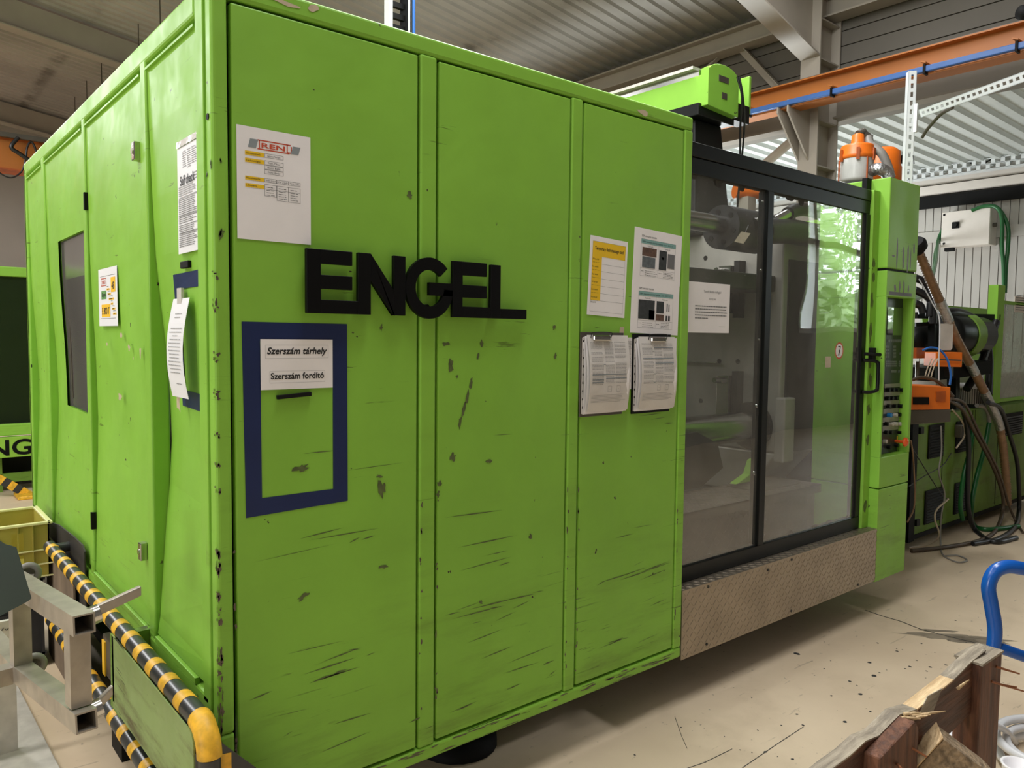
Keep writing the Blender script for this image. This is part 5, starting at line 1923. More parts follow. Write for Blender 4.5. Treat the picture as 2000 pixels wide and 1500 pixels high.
t = tag(MB().tube(spline([(x0 - .02, 2.45, 2.53), (x0 - .12, 2.5, 2.58), (x0 - .2, 2.5, 2.58), (x0 - .25, 2.5, 2.52)], 5), .02, 8).build('cable_loop', M['hose_white'], None), 'white cable loop lying on the machine roof by the cable ladder', 'cable')

# slotted strut standing on the machine, arm reaching towards the viewer
st = thing('strut_frame', 'slotted zinc strut post with an arm reaching forward above the control column', 'strut', (4.12, .05, 2.5))
ptop, pbot = at(1783, 138, D=4.75), at(1768, 352, D=4.75)
pbot = Vector((ptop.x, ptop.y, 2.30))


def slotted(p, q, w, name, parent, face):
    """channel with a row of slots in its face"""
    p, q = Vector(p), Vector(q)
    d = (q - p).normalized()
    f = Vector(face)
    f = (f - d * f.dot(d)).normalized()
    a = d.cross(f).normalized()
    L_ = (q - p).length
    mb = MB()
    t_ = .003

    def plate(u0, u1, s0, s1):
        vs = []
        for dd in (0, -t_):
            for u, s_ in ((u0, s0), (u1, s0), (u1, s1), (u0, s1)):
                vs.append(p + a * u + d * s_ + f * dd)
        mb.add(vs, [(0, 1, 2, 3), (7, 6, 5, 4), (0, 4, 5, 1), (1, 5, 6, 2), (2, 6, 7, 3), (3, 7, 4, 0)])
    plate(-w / 2, -w * .17, 0, L_)
    plate(w * .17, w / 2, 0, L_)
    s_ = 0.0
    while s_ < L_:
        plate(-w * .17, w * .17, s_, min(L_, s_ + .022))
        s_ += .052
    for u in (-w / 2, w / 2):
        vs = []
        for du in (0, t_ if u < 0 else -t_):
            for ff, ss in ((0, 0), (0, L_), (-w, L_), (-w, 0)):
                vs.append(p + a * (u + du) + d * ss + f * ff)
        mb.add(vs, [(0, 1, 2, 3), (7, 6, 5, 4), (0, 4, 5, 1), (1, 5, 6, 2), (2, 6, 7, 3), (3, 7, 4, 0)])
    mb.build(name, M['zinc'], parent)


slotted(pbot, ptop, .048, 'post', st, (-.75, -.66, 0))
pa_, pb_ = at(1797, 222, D=4.72), at(2060, 128, D=3.55)
slotted(pa_, pb_, .048, 'arm', st, (-.9, -.2, -.25))
MB().box(ptop.x + .01, ptop.x + .03, ptop.y - .03, ptop.y + .0, pa_.z - .10, pa_.z + .07).build('angle_plate', M['zinc'], st)
d = (pb_ - pa_).normalized()
MB().tube(spline([pa_ + Vector((.02, -.01, -.14)), pa_ + d * .08 + Vector((.02, 0, -.10)), pa_ + d * .22 + Vector((.02, 0, -.04)), pa_ + d * .34 + Vector((.02, 0, -.025))], 5), .010, 8).build('knee_brace', M['hub'], st)
MB().tube([ptop + Vector((-.02, -.03, -.52)), ptop + Vector((-.07, -.06, -.58))], .003, 5).build('cable_tie', M['hose_black'], st)

# ================================================================== material loaders
hp = at(1673, 345, D=6.0)
ld = thing('vacuum_loader', 'orange vacuum loader with frosted glass bowl on the machine, grey hose on top', 'loader', (hp.x, hp.y, 2.0))
r0 = .118
zb3, zm, zt3 = hp.z - .05, at(1673, 313, D=6.0).z, at(1673, 288, D=6.0).z
MB().lathe([(r0 * .7, 0), (r0 * .95, .01), (r0, .03), (r0, zm - zb3)], (hp.x, hp.y, zb3), (0, 0, 1), 28).build('glass_bowl', M['frost'], ld)
mb = MB().lathe([(r0 * 1.02, 0), (r0 * 1.10, .01), (r0 * 1.10, .03), (r0 * 1.04, .04), (r0 * 1.04, .09), (r0 * .98, .105), (r0 * .5, .115), (r0 * .42, .13), (r0 * .36, .19), (r0 * .18, .20)], (hp.x, hp.y, zm), (0, 0, 1), 28)
mb.build('orange_head', M['orange'], ld)
for a in range(6):
    t_ = a * math.pi / 3 + .5
    c, s_ = math.cos(t_), math.sin(t_)
    MB().obox((hp.x + r0 * 1.1 * c, hp.y + r0 * 1.1 * s_, zm - .02), (hp.x + r0 * 1.12 * c, hp.y + r0 * 1.12 * s_, zm + .07), .024, .012, (c, s_, 0)).build('toggle_latch', M['orange_dirty'], ld)
for a in range(3):
    t_ = a * 2.09 + 4.2
    c, s_ = math.cos(t_), math.sin(t_)
    MB().tube([(hp.x + r0 * 1.08 * c, hp.y + r0 * 1.08 * s_, zb3), (hp.x + r0 * 1.08 * c, hp.y + r0 * 1.08 * s_, zm)], .006, 6).build('tie_rod', M['orange_dirty'], ld)
mb = MB().cyl((hp.x, hp.y, zm + .19), (hp.x + .05, hp.y - .02, zm + .215), .035, 12).cyl((hp.x + .04, hp.y - .02, zm + .20), (hp.x + .08, hp.y - .06, zm + .16), .032, 12)
mb.build('hose_elbow', M['hub'], ld)
MB().tube(spline([(hp.x + .06, hp.y - .05, zm + .17), at(1700, 282, D=5.95), at(1722, 300, D=5.9), at(1736, 330, D=5.9), at(1740, 352, D=5.9)], 10), .034, 12, corr=(.012, .004)).build('suction_hose', M['hose_grey'], ld)
MB().lathe([(.12, 0), (.12, .04), (.08, .06), (.05, .45)], (hp.x, hp.y, zb3 - .03), (0, 0, -1), 20).build('hopper_cone', M['dark'], ld)
MB().tube(spline([at(1703, 333, D=5.9), at(1716, 330, D=5.85), at(1730, 336, D=5.85), at(1738, 350, D=5.85)], 8), .045, 12).build('foil_hose', M['foil'], ld)
MB().cyl((hp.x, hp.y, 1.55), (hp.x, hp.y, zb3 - .4), .06, 16).build('feed_throat', M['dark'], ld)
hq = at(1722, 345, D=6.35)
l2 = thing('vacuum_loader', 'second orange vacuum loader half hidden behind the one with the glass bowl', 'loader', (hq.x, hq.y, 2.0))
mb = MB().lathe([(.13, 0), (.15, .02), (.15, .12), (.14, .14), (.135, .25), (.10, .28), (.04, .285)], (hq.x, hq.y, hq.z - .06), (0, 0, 1), 24)
mb.build('orange_head', M['orange'], l2)
MB().lathe([(.13, 0), (.13, .3), (.05, .6)], (hq.x, hq.y, hq.z - .06), (0, 0, -1), 20).build('hopper_cone', M['dark'], l2)
MB().box(hq.x + .06, hq.x + .10, hq.y - .14, hq.y - .10, hq.z + .10, hq.z + .16).build('switch_box', M['black'], l2)
MB().cyl((hq.x, hq.y, 1.55), (hq.x, hq.y, hq.z - .62), .05, 14).build('feed_throat', M['dark'], l2)
p = at(1752, 345, D=4.95)
t = tag(MB().lathe([(.045, 0), (.05, .01), (.05, .03), (.03, .04), (.012, .045), (.012, .07), (.022, .08), (.022, .10)], (p.x, p.y, 2.52), (0, 0, 1), 16).build('rotary_cap', M['black_matt'], None), 'small black knob cap on the roof of the control column', 'cap')
t = thing('hopper_motor', 'orange motor glimpsed through the top of the left door pane', 'motor', tuple(at(1458, 375, D=7)))
p = at(1458, 375, D=7.0)
MB().cyl(p + Vector((-.1, .06, 0)), p + Vector((.12, -.07, 0)), .06, 18).build('motor_body', M['orange'], t)
MB().cyl(p + Vector((.12, -.07, 0)), p + Vector((.16, -.095, 0)), .066, 18).build('fan_cover', M['orange_dirty'], t)
MB().box(p.x - .06, p.x + .06, p.y - .06, p.y + .06, 0.0, p.z - .05).build('motor_stand', M['beam'], t)

# ================================================================== injection end: cabinets, drive, hoses
YC = 0.50
ic = thing('base_cabinet', 'dirty green machine base cabinet with black vents under the hoses at right', 'cabinet', (5.46, YC, .1))
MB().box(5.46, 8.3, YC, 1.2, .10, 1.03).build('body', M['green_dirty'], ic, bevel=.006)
MB().box(5.40, 5.50, YC - .01, YC + .1, .06, 1.05).box(5.4, 8.3, YC - .006, YC + .02, .07, .105).build('edge_frame', M['black_matt'], ic)
MB().box(5.5, 8.3, .75, 1.1, 0, .10).build('plinth', M['black_matt'], ic)


def kc(x, y, Y=YC):
    return at(1770 + x / 4.687, 780 + y / 4.6875, Y=Y)


for x0, y0, x1, y1 in ((203, 238, 340, 545), (455, 205, 596, 490), (168, 842, 330, 1145), (440, 770, 552, 1050), (893, 135, 1058, 340)):
    a, b = kc(x0, y0), kc(x0, y1)
    c_ = kc(x1, y0)
    MB().box(a.x, c_.x, YC - .012, YC, b.z, a.z).build('vent', M['black_matt'], ic, bevel=.004)
    mb = MB()
    z = b.z + .02
    while z < a.z - .02:
        mb.slab([(a.x + .02, YC - .012, z), (c_.x - .02, YC - .012, z), (c_.x - .02, YC - .020, z - .008), (a.x + .02, YC - .020, z - .008)], (0, 0, .002))
        z += .022
    mb.build('louvres', M['black'], ic, kind='stuff')
for x in (348, 608, 632, 848):
    a, b = kc(x, 110), kc(x, 1060)
    MB().box(a.x, a.x + .008, YC - .002, YC + .001, .12, 1.02).build('door_gap', M['black_matt'], ic)
for x, y in ((125, 283), (88, 1125), (308, 145)):
    a = kc(x, y)
    MB().box(a.x - .03, a.x + .03, YC - .02, YC, a.z - .025, a.z + .025).build('hinge', M['black'], ic)
a = kc(465, 290)
MB().box(a.x - .06, a.x + .05, YC - .06, YC, a.z - .05, a.z + .06).build('power_plug', M['hub'], ic, bevel=.01)

uc = thing('guard_cabinet', 'green framed guard with hazy panels at the right edge above the base cabinet', 'guard', (7.05, YC, 1.06))
a, b = at(1943, 556, Y=YC), at(1957, 556, Y=YC)
MB().box(a.x, b.x, YC - .03, YC + .05, 1.06, a.z).build('frame_post', M['green'], uc, bevel=.005)
MB().box(b.x, 8.6, YC, YC + .03, 1.06, 1.09).box(b.x, 8.6, YC, YC + .03, a.z - .16, a.z - .13).build('frame_rail', M['green'], uc)
MB().box(b.x, 8.6, YC + .01, YC + .014, 1.09, a.z - .14).build('hazy_panel', M['glass_cab'], uc)
MB().box(b.x, 8.6, YC + .6, YC + .62, 1.06, a.z - .15).build('rear_panel', M['green_in'], uc)
p, q = at(1983, 578, Y=YC), at(2003, 611, Y=YC)
MB().box(p.x, q.x + .1, YC + .002, YC + .006, q.z, p.z).build('label_plate', M['box_grey'], uc)
mb = MB()
for k in range(7):
    z = q.z + .02 + k * .022
    mb.box(p.x + .03, q.x + .1, YC, YC + .002, z, z + .006)
mb.build('print', M['ink_grey'], uc, kind='stuff')
MB().box(b.x + .05, 8.6, YC + .1, YC + .5, 1.06, 1.32).build('inner_tank', M['box_grey'], uc, bevel=.02)

dr = thing('injection_drive', 'black injection drive barrel and frame with grease on top of the base cabinet', 'machine', (6.2, .8, 1.03))
pc = at(1880, 655, D=6.55)
MB().lathe([(.05, -.42), (.15, -.40), (.175, -.34), (.18, .0), (.175, .02), (.16, .02), (.16, .30), (.135, .36), (.06, .38), (.0, .38)], pc, (1, -.05, 0), 24).build('motor_barrel', M['black'], dr)
MB().lathe([(.19, -.12), (.19, .02)], pc, (1, -.05, 0), 24).build('barrel_clamp', M['green_dirty'], dr)
p = at(1800, 665, D=6.5)
MB().lathe([(.0, -.25), (.12, -.22), (.15, -.1), (.15, .2)], p, (1, 0, 0), 20).build('cylinder', M['black'], dr)
a, b = at(1786, 616, D=6.5), at(1948, 620, D=6.9)
MB().obox(a, b, .06, .05).build('frame_bar', M['black'], dr)
a, b = at(1786, 634, D=6.2), at(1828, 632, D=6.2)
MB().obox(a, b, .05, .03).build('frame_bar', M['black'], dr)
a, b = at(1822, 630, D=6.2), at(1822, 740, D=6.2)
MB().obox(a, b, .05, .06, (1, 0, 0)).build('frame_post', M['black'], dr)
a, b = at(1800, 627, D=6.8), at(1842, 622, D=6.8)
MB().obox(a, b, .03, .12).build('green_plate', M['green_in'], dr)
a, b = at(1784, 730, D=6.4), at(1905, 716, D=6.6)
MB().obox(a, b, .3, .11).build('slide_bed', M['black'], dr)
a, b = at(1862, 730, D=6.45), at(1862, 800, D=6.45)
MB().obox(a, b, .07, .08, (1, 0, 0)).build('slide_foot', M['black'], dr)
a = at(1852, 800, D=6.5)
MB().box(5.8, 7.2, .85, 1.15, 1.03, 1.12).build('cross_base', M['dark'], dr)
MB().tube(spline([at(1946, 628, D=6.8), at(1930, 672, D=6.7), at(1912, 720, D=6.6), at(1888, 760, D=6.5)], 6), .032, 10).build('drive_hose', M['hose_black'], dr)
MB().tube(spline([at(1890, 622, D=6.8), at(1915, 645, D=6.8), at(1932, 690, D=6.8), at(1931, 770, D=6.7)], 6), .030, 10).build('drive_hose', M['hose_black'], dr)
for q in (((1786, 566), (1812, 580), (1821, 600), (1822, 632)), ((1786, 542), (1806, 552), (1818, 574), (1815, 618)), ((1786, 592), (1798, 598), (1802, 612))):
    MB().tube(spline([at(x, y, D=6.1) for x, y in q], 6), .030, 10).build('drive_hose', M['hose_black'], dr)
a = at(1872, 622, D=6.3)
MB().tube(spline([at(1842, 616, D=6.3), at(1862, 612, D=6.35), at(1890, 620, D=6.5), at(1912, 636, D=6.6), at(1928, 660, D=6.7)], 6), .05, 12).build('drive_hose', M['hose_black'], dr)
p = at(1795, 735, D=6.0)
MB().cyl(at(1792, 706, D=6), at(1791, 738, D=6), .014, 10).build('grease_tube', M['hub'], dr)
p = at(1793, 692, D=6.0)
MB().box(p.x - .1, p.x + .05, p.y - .03, p.y + .05, p.z - .03, p.z + .05).build('terminal_box', M['orange_dirty'], dr)
a, b = at(1836, 632, D=5.95), at(1860, 686, D=5.95)
MB().slab([at(1836, 632, D=5.95), at(1862, 632, D=5.98), at(1860, 680, D=5.98), at(1857, 684, D=5.98), at(1835, 684, D=5.95)], (.01, .01, 0)).build('hanging_cloth', M['white_cloth'], dr)

ob = thing('junction_box', 'small orange junction box with a grey bar below the white cloth', 'box', tuple(at(1853, 718, D=5.95)))
a, b, c_ = at(1828, 688, D=5.95), at(1880, 688, D=5.95), at(1828, 716, D=5.95)
MB().slab([a, b, at(1879, 717, D=5.95), c_], (.12, .14, 0)).build('body', M['orange'], ob, bevel=.005)
MB().obox(at(1829, 702, D=5.93), at(1877, 704, D=5.93), .01, .012).build('grey_bar', M['hub'], ob)
MB().obox(at(1853, 735, D=6.05), at(1853, 716, D=6.05), .05, .05, (1, 0, 0)).build('bracket', M['dark'], ob)

o2 = thing('terminal_unit', 'long orange terminal unit with a dark base beside the control column', 'box', tuple(at(1815, 830, D=5.45)))
D_ = 5.45
MB().slab([at(1770, 752, D=D_), at(1857, 756, D=D_), at(1856, 800, D=D_), at(1770, 801, D=D_)], (.16, .19, 0)).build('cover', M['orange'], o2, bevel=.006)
MB().slab([at(1768, 801, D=D_), at(1857, 800, D=D_), at(1857, 824, D=D_), at(1768, 830, D=D_)], (.16, .19, 0)).build('base', M['hub'], o2, bevel=.004)
MB().slab([at(1784, 776, D=D_ - .01), at(1815, 776, D=D_ - .01), at(1815, 790, D=D_ - .01), at(1784, 790, D=D_ - .01)], (.01, .012, 0)).build('dark_plate', M['black_matt'], o2)
MB().slab([at(1829, 765, D=D_ - .01), at(1847, 764, D=D_ - .01), at(1846, 784, D=D_ - .01), at(1829, 784, D=D_ - .01)], (.01, .012, 0)).build('window', M['orange_dirty'], o2)
p = at(1815, 828, D=D_)
MB().box(p.x - .25, p.x + .3, YC - .02, YC + .25, 1.03, p.z + .0).build('support', M['dark'], o2)

p = at(1895, 772, D=6.9)
t = thing('filter_drum', 'white ribbed filter drum standing behind the spiral duct', 'drum', (p.x, p.y, 1.03))
R_ = .115
MB().lathe([(R_, 0), (R_, .14)], (p.x, p.y, p.z - .07), (0, 0, 1), 30).build('core', M['box_grey'], t)
mb = MB()
for k in range(40):
    a = 2 * math.pi * k / 40
    mb.obox((p.x + (R_ + .003) * math.cos(a), p.y + (R_ + .003) * math.sin(a), p.z - .07), (p.x + (R_ + .003) * math.cos(a), p.y + (R_ + .003) * math.sin(a), p.z + .07), .006, .008, (math.cos(a), math.sin(a), 0))
mb.build('pleats', M['hub'], t, kind='stuff')
MB().lathe([(R_ * 1.1, 0), (R_ * 1.14, .01), (R_ * 1.14, .03), (R_, .04)], (p.x, p.y, p.z + .065), (0, 0, 1), 30).build('lid', M['paper'], t)
MB().box(p.x - .1, p.x + .1, p.y - .1, p.y + .1, 1.03, p.z - .07).build('stand', M['dark'], t)
tag(MB().box(p.x - .35, p.x + .35, p.y + .15, p.y + .5, 1.03, p.z + .28).build('white_cabinet', M['box_grey'], None, bevel=.01), 'plain white cabinet behind the filter drum', 'cabinet')

dk = thing('spiral_duct', 'tan spiral wound duct patched with foil running down past the base cabinet', 'duct', tuple(at(1968, 975, Y=.40)))
pts = spline([at(x, y, Y=.40) for x, y in ((1792, 490), (1806, 520), (1826, 568), (1846, 612), (1868, 662), (1893, 708), (1914, 748), (1932, 785), (1950, 825), (1958, 865), (1963, 910), (1967, 960), (1968, 985))], 10)
MB().tube(pts, .036, 14, corr=(.022, .009)).build('duct', M['duct'], dk)
for i0, i1 in ((24, 34), (50, 56), (64, 84)):
    MB().tube(pts[i0:i1], .038, 12).build('foil_wrap', M['foil'], dk)
MB().lathe([(.06, 0), (.075, .02), (.075, .06), (.04, .1)], pts[0] + Vector((-.06, 0, .06)), (.5, 0, -.5), 16).build('duct_collar', M['black_matt'], dk)


def hose(name, label, cat, pts, r, mat, Y=None, X=None, D=None, n=6, grp=None):
    P = []
    for q in pts:
        if len(q) == 3 and q[2] == 'f':
            P.append(at(q[0], q[1], Z=r))
        elif len(q) == 3:
            P.append(at(q[0], q[1], Y=q[2]))
        elif len(q) == 4:
            P.append(at(q[0], q[1], X=q[3]))
        else:
            P.append(at(q[0], q[1], Y=Y, X=X, D=D))
    return tag(MB().tube(spline(P, n), r, 8).build(name, M[mat], None), label, cat, grp)


hose('black_hose', 'thick black hose curving down right of the spiral duct to the floor', 'hose', ((1930, 786), (1955, 800), (1972, 850), (1986, 900), (1990, 950), (1990, 1000), (1982, 1030, 'f'), (1950, 1052, 'f'), (1900, 1062, 'f')), .019, 'hose_black', Y=.37)
hose('brown_hose', 'dirty brown hose falling from the orange terminal unit to the floor', 'hose', ((1855, 782), (1880, 800), (1905, 845), (1940, 912), (1958, 965), (1958, 1000), (1945, 1035, 'f'), (1915, 1055, 'f'), (1850, 1068, 'f'), (1780, 1076, 'f')), .016, 'hose_brown', Y=.36)
hose('brown_hose', 'thin brown hose beside the dirty brown hose, with a grey clip', 'hose', ((1858, 778), (1885, 790), (1915, 850), (1950, 920), (1970, 985), (1985, 1020, 'f'), (1998, 1040, 'f')), .011, 'hose_brown', Y=.34)
hose('black_hose', 'black hose hanging straight down the middle of the base cabinet', 'hose', ((1878, 790), (1888, 830), (1892, 880), (1890, 950), (1892, 1000), (1905, 1035, 'f'), (1940, 1058, 'f'), (1985, 1050, 'f')), .020, 'hose_black', Y=.40)
hose('green_hose', 'dark green hose left of the black hose on the base cabinet', 'hose', ((1903, 826), (1894, 880), (1882, 930), (1876, 985), (1880, 1015)), .019, 'hose_green', Y=.43)
hose('green_hose', 'dark green hose slanting right of the black hose, ending along the floor', 'hose', ((1932, 826), (1922, 880), (1908, 930), (1898, 985), (1900, 1022, 'f'), (1925, 1034, 'f'), (1990, 1028, 'f')), .020, 'hose_green', Y=.43)
hose('grey_spout', 'pale grey bent spout at the top of the base cabinet', 'pipe', ((1908, 792), (1922, 795), (1930, 808), (1932, 828)), .018, 'hose_grey', Y=.45)
hose('grey_wire', 'grey wire hanging in front of the cabinet vents and looping on the floor', 'wire', ((1838, 832), (1839, 880), (1834, 925), (1845, 965), (1838, 1010), (1837, 1060), (1842, 1084, 'f'), (1870, 1098, 'f'), (1889, 1094, 'f'), (1870, 1085, 'f'), (1842, 1086, 'f')), .006, 'hose_grey', Y=.40)
hose('pale_wire', 'pale wire trailing from the lower vent to the foot of the column', 'wire', ((1852, 975), (1830, 995), (1826, 1015), (1834, 1045), (1815, 1062, 'f'), (1775, 1070, 'f')), .007, 'residue_pale', Y=.40)
hose('thin_wire', 'thin dark wire crossing the upper cabinet door downward', 'wire', ((1778, 870), (1800, 905), (1835, 960), (1850, 975)), .004, 'hose_black', Y=.44)
hose('thin_wire', 'thin dark wire crossing the cabinet door and rising to the right', 'wire', ((1775, 950), (1805, 930), (1840, 910), (1858, 885)), .004, 'hose_black', Y=.45)
hose('tan_wire', 'tan wire running down beside the column edge', 'wire', ((1779, 860), (1784, 900), (1786, 985), (1772, 1020)), .006, 'duct', Y=.42)
hose('grey_wire', 'grey wire drooping around the grey plug on the cabinet', 'wire', ((1860, 800), (1880, 825), (1884, 850), (1868, 875)), .007, 'residue_pale', Y=.42)
hose('blue_air_line', 'blue air line arching over the orange junction box', 'hose', ((1802, 684), (1818, 679), (1836, 684), (1850, 702), (1857, 730), (1855, 752)), .008, 'hose_blue', D=5.75)
hose('white_wire', 'thin white wire dropping from the column past the white cloth', 'wire', ((1795, 545), (1820, 590), (1835, 625), (1834, 700), (1834, 745)), .005, 'hose_white', D=5.7)
hose('brown_hose', 'bundle of brown cables lying on the long orange terminal unit', 'cable', ((1782, 742), (1800, 737), (1825, 742), (1845, 756), (1862, 775)), .012, 'hose_brown', D=5.5)
for xx, lab in ((1812, 'left'), (1818, 'middle'), (1824, 'right')):
    hose('thin_wire', lab + ' of three pale thin wires fanning below the small orange terminal box', 'wire', ((xx + 8, 700), (xx, 718), (xx - 6, 738)), .005, 'residue_pale', D=5.9, grp='fan of pale wires')

# electrical box on the annexe wall with its green hoses
bx = WX - .28
a, b, c_ = at(1840, 415, X=bx), at(1936, 405, X=bx), at(1839, 484, X=bx)
eb = thing('switch_enclosure', 'pale grey electrical enclosure with a black rotary switch on the ribbed wall', 'box', (bx, b.y, c_.z))
MB().box(bx, WX - .026, b.y, a.y, c_.z, a.z).build('body', M['box_grey'], eb, bevel=.012)
MB().box(bx - .012, bx, b.y + .005, a.y - .005, c_.z + .006, a.z - .006).build('door', M['box_grey'], eb, bevel=.006)
p = at(1867, 440, X=bx - .01)
MB().box(bx - .03, bx - .012, p.y - .048, p.y + .048, p.z - .045, p.z + .045).build('switch_plate', M['black_matt'], eb, bevel=.003)
MB().cyl((bx - .03, p.y, p.z), (bx - .07, p.y, p.z), .03, 14).build('rotary_knob', M['black'], eb)
p = at(1946, 441, Y=b.y)
MB().cyl((bx + .1, b.y, p.z), (bx + .1, b.y - .04, p.z), .03, 12).build('cable_gland', M['hub'], eb)
for x, y in ((1845, 420), (1844, 476)):
    p = at(x, y, X=bx)
    MB().cyl((bx - .018, p.y, p.z), (bx - .01, p.y, p.z), .016, 10).build('door_lock', M['black_matt'], eb)
p = at(1850, 487, X=bx)
MB().box(bx + .05, bx + .12, p.y - .06, p.y + .06, c_.z - .05, c_.z).build('cable_gland', M['black_matt'], eb)
hose('green_cable', 'green cable looping over the enclosure top and down its right side', 'cable', ((1898, 411), (1925, 402), (1948, 406), (1957, 430), (1957, 480), (1960, 520), (1961, 572)), .026, 'hose_green', X=bx - .03)
hose('green_cable', 'second green cable bulging farther right of the enclosure', 'cable', ((1945, 404), (1958, 418), (1969, 445), (1969, 480), (1965, 520), (1963, 572)), .026, 'hose_green', X=bx + .02)
hose('green_cable', 'green cable hanging left of the enclosure and sweeping to the column', 'cable', ((1842, 446, 0, 11.42), (1832, 470, 0, 11.3), (1829, 505, 0, 10.6), (1820, 545, 0, 9.4), (1803, 575, 0, 8.0), (1780, 590, 0, 6.4)), .022, 'hose_green')
hose('green_cable', 'lower green cable sweeping left of the enclosure behind the duct', 'cable', ((1842, 456, 0, 11.42), (1827, 490, 0, 11.2), (1822, 530, 0, 10.2), (1812, 560, 0, 9.0), (1796, 577, 0, 7.8), (1776, 583, 0, 6.5)), .018, 'hose_green')

# ================================================================== second machine far left
m2 = thing('moulding_machine', 'second lime green machine far behind at the left edge, dark window over black letters', 'machine', (0, 7, 0))
Y2 = 7.0


def z2(y):
    return at(20, y, Y=Y2).z


MB().box(-3.5, 1.3, Y2, Y2 + 1.6, z2(540), z2(521)).build('top_rail', M['green'], m2, bevel=.01)
MB().box(-3.5, 1.3, Y2, Y2 + .10, z2(851), z2(828)).build('lower_rail', M['green'], m2, bevel=.01)
MB().box(-3.5, 1.3, Y2 - .02, Y2 + .05, z2(893), z2(853)).build('letter_board', M['green_in'], m2, bevel=.005)
MB().box(-3.5, 1.3, Y2 + .05, Y2 + .06, z2(828), z2(540)).build('dark_window', plain('dark_machine_window', (24, 30, 24), 0.12, var=.1), m2)
MB().box(-3.5, 1.3, Y2 + .3, Y2 + 1.5, .12, z2(893)).build('dark_base', M['black_matt'], m2)
for x in (-1.2, .22, 1.2):
    MB().box(x, x + .1, Y2 + .1, Y2 + .2, 0, z2(890)).build('leg', M['green_dirty'], m2)
MB().box(-3.5, 1.3, Y2 + .1, Y2 + .16, z2(945), z2(928)).build('base_rail', M['green_dirty'], m2)
p0, p1 = at(22, 0, Y=Y2 - .03), at(58, 0, Y=Y2 - .03)
mb = MB()
w_ = p1.x - p0.x
zz0, zz1 = z2(890), z2(857)
Sx = Sheet((0, Y2 - .021, 0), FRONT, .002)
hh = zz1 - zz0
Sx.text(mb, 'ENG', p1.x - 3 * w_ * 1.12 - .40 * w_, zz0 + hh * .06, hh * 1.28, 3 * w_ * 1.08, bold=True)
mb.build('lettering', M['letter'], m2)
sb = thing('barrier_bar', 'yellow and black striped bar lying slanted under the far machine', 'bar', tuple(at(50, 964, Z=0.02)))
a, b = at(-40, 915, Y=Y2 - .2), at(52, 964, Y=Y2 - .25)
for k in range(8):
    MB().obox(a.lerp(b, k / 8), a.lerp(b, (k + 1) / 8), .02, .08).build('yellow_band' if k % 2 else 'black_band', M['yellow'] if k % 2 else M['tape_black'], sb)
tag(MB().box(at(30, 950, Y=Y2 - .3).x, at(66, 960, Y=Y2 - .3).x, Y2 - .45, Y2 - .15, 0, .035).build('bar_foot', M['yellow'], None, bevel=.01), 'small yellow foot plate at the end of the far striped bar', 'foot plate')

# ================================================================== crates beside the machine
DC = 3.72
cr = at(98, 1020, D=DC)
cr.x = min(cr.x, -.05)
cz1, cz0 = cr.z, at(97, 1127, D=DC).z
cx1, cy0_ = cr.x, cr.y
cx0_, cy1_ = cx1 - .60, cy0_ + .40
ct = thing('stacking_crate', 'olive yellow plastic crate on top of the black crate beside the machine', 'crate', (cx0_, cy0_, cz0))
hgt = cz1 - cz0
T = .006
win = []
MB().box(cx0_, cx1, cy1_ - T, cy1_, cz0, cz1).box(cx0_, cx0_ + T, cy0_, cy1_, cz0, cz1).build('wall', M['crate'], ct)
MB().box(cx1 - T, cx1, cy0_, cy1_, cz0, cz1).build('wall', M['crate'], ct)
# front wall with upright slots
mb = MB()
fx = [cx0_, cx1 - .42, cx1 - .38, cx1 - .155, cx1 - .105, cx1]
z_a, z_b, z_c, z_d = cz0 + .02, cz0 + hgt * .46, cz0 + hgt * .54, cz1 - .035
mb.box(cx0_, cx1, cy0_, cy0_ + T, cz0, z_a).box(cx0_, cx1, cy0_, cy0_ + T, z_b, z_c).box(cx0_, cx1, cy0_, cy0_ + T, z_d, cz1)
for i in (0, 2, 4):
    mb.box(fx[i], fx[i + 1], cy0_, cy0_ + T, z_a, z_b)
    if i != 2:
        mb.box(fx[i], fx[i + 1], cy0_, cy0_ + T, z_c, z_d)
mb.box(fx[2], cx1 - .34, cy0_, cy0_ + T, z_c, z_d).box(cx1 - .215, fx[3], cy0_, cy0_ + T, z_c, z_d).box(cx1 - .34, cx1 - .215, cy0_, cy0_ + T, z_c, z_c + .015)
mb.build('wall', M['crate'], ct)
MB().box(cx0_, cx1, cy0_, cy1_, cz0, cz0 + T).build('bottom', M['crate'], ct)
mb = MB()
for a, b, c_, d_ in ((cx0_ - .006, cx1 + .006, cy0_ - .014, cy0_ + .008), (cx0_ - .006, cx1 + .006, cy1_ - .008, cy1_ + .014), (cx1 - .008, cx1 + .014, cy0_ - .014, cy1_ + .014), (cx0_ - .014, cx0_ + .008, cy0_ - .014, cy1_ + .014)):
    MB().box(a, b, c_, d_, cz1 - .004, cz1 + .008).build('rim', M['crate_lip'], ct, bevel=.003)
for z in (cz0 + .006, z_c - .008, cz0 + hgt * .25):
    MB().box(cx0_, cx1 + .012, cy0_ - .012, cy0_, z, z + .005).build('rib', M['crate_lip'], ct)
for x in (cx1 - .07, cx1 - .13, cx1 - .26, cx1 - .44):
    MB().box(x, x + .004, cy0_ - .010, cy0_, cz0, cz1).build('rib', M['crate'], ct)
hp_ = []
mb = MB().tube(spline([(cx1 - .34, cy0_ - .004, z_c + .02), (cx1 - .225, cy0_ - .004, z_c + .02), (cx1 - .205, cy0_ - .004, z_c + .045), (cx1 - .225, cy0_ - .004, z_c + .07), (cx1 - .34, cy0_ - .004, z_c + .07)], 5), .006, 6)
mb.build('hand_hole_rim', M['crate_lip'], ct)
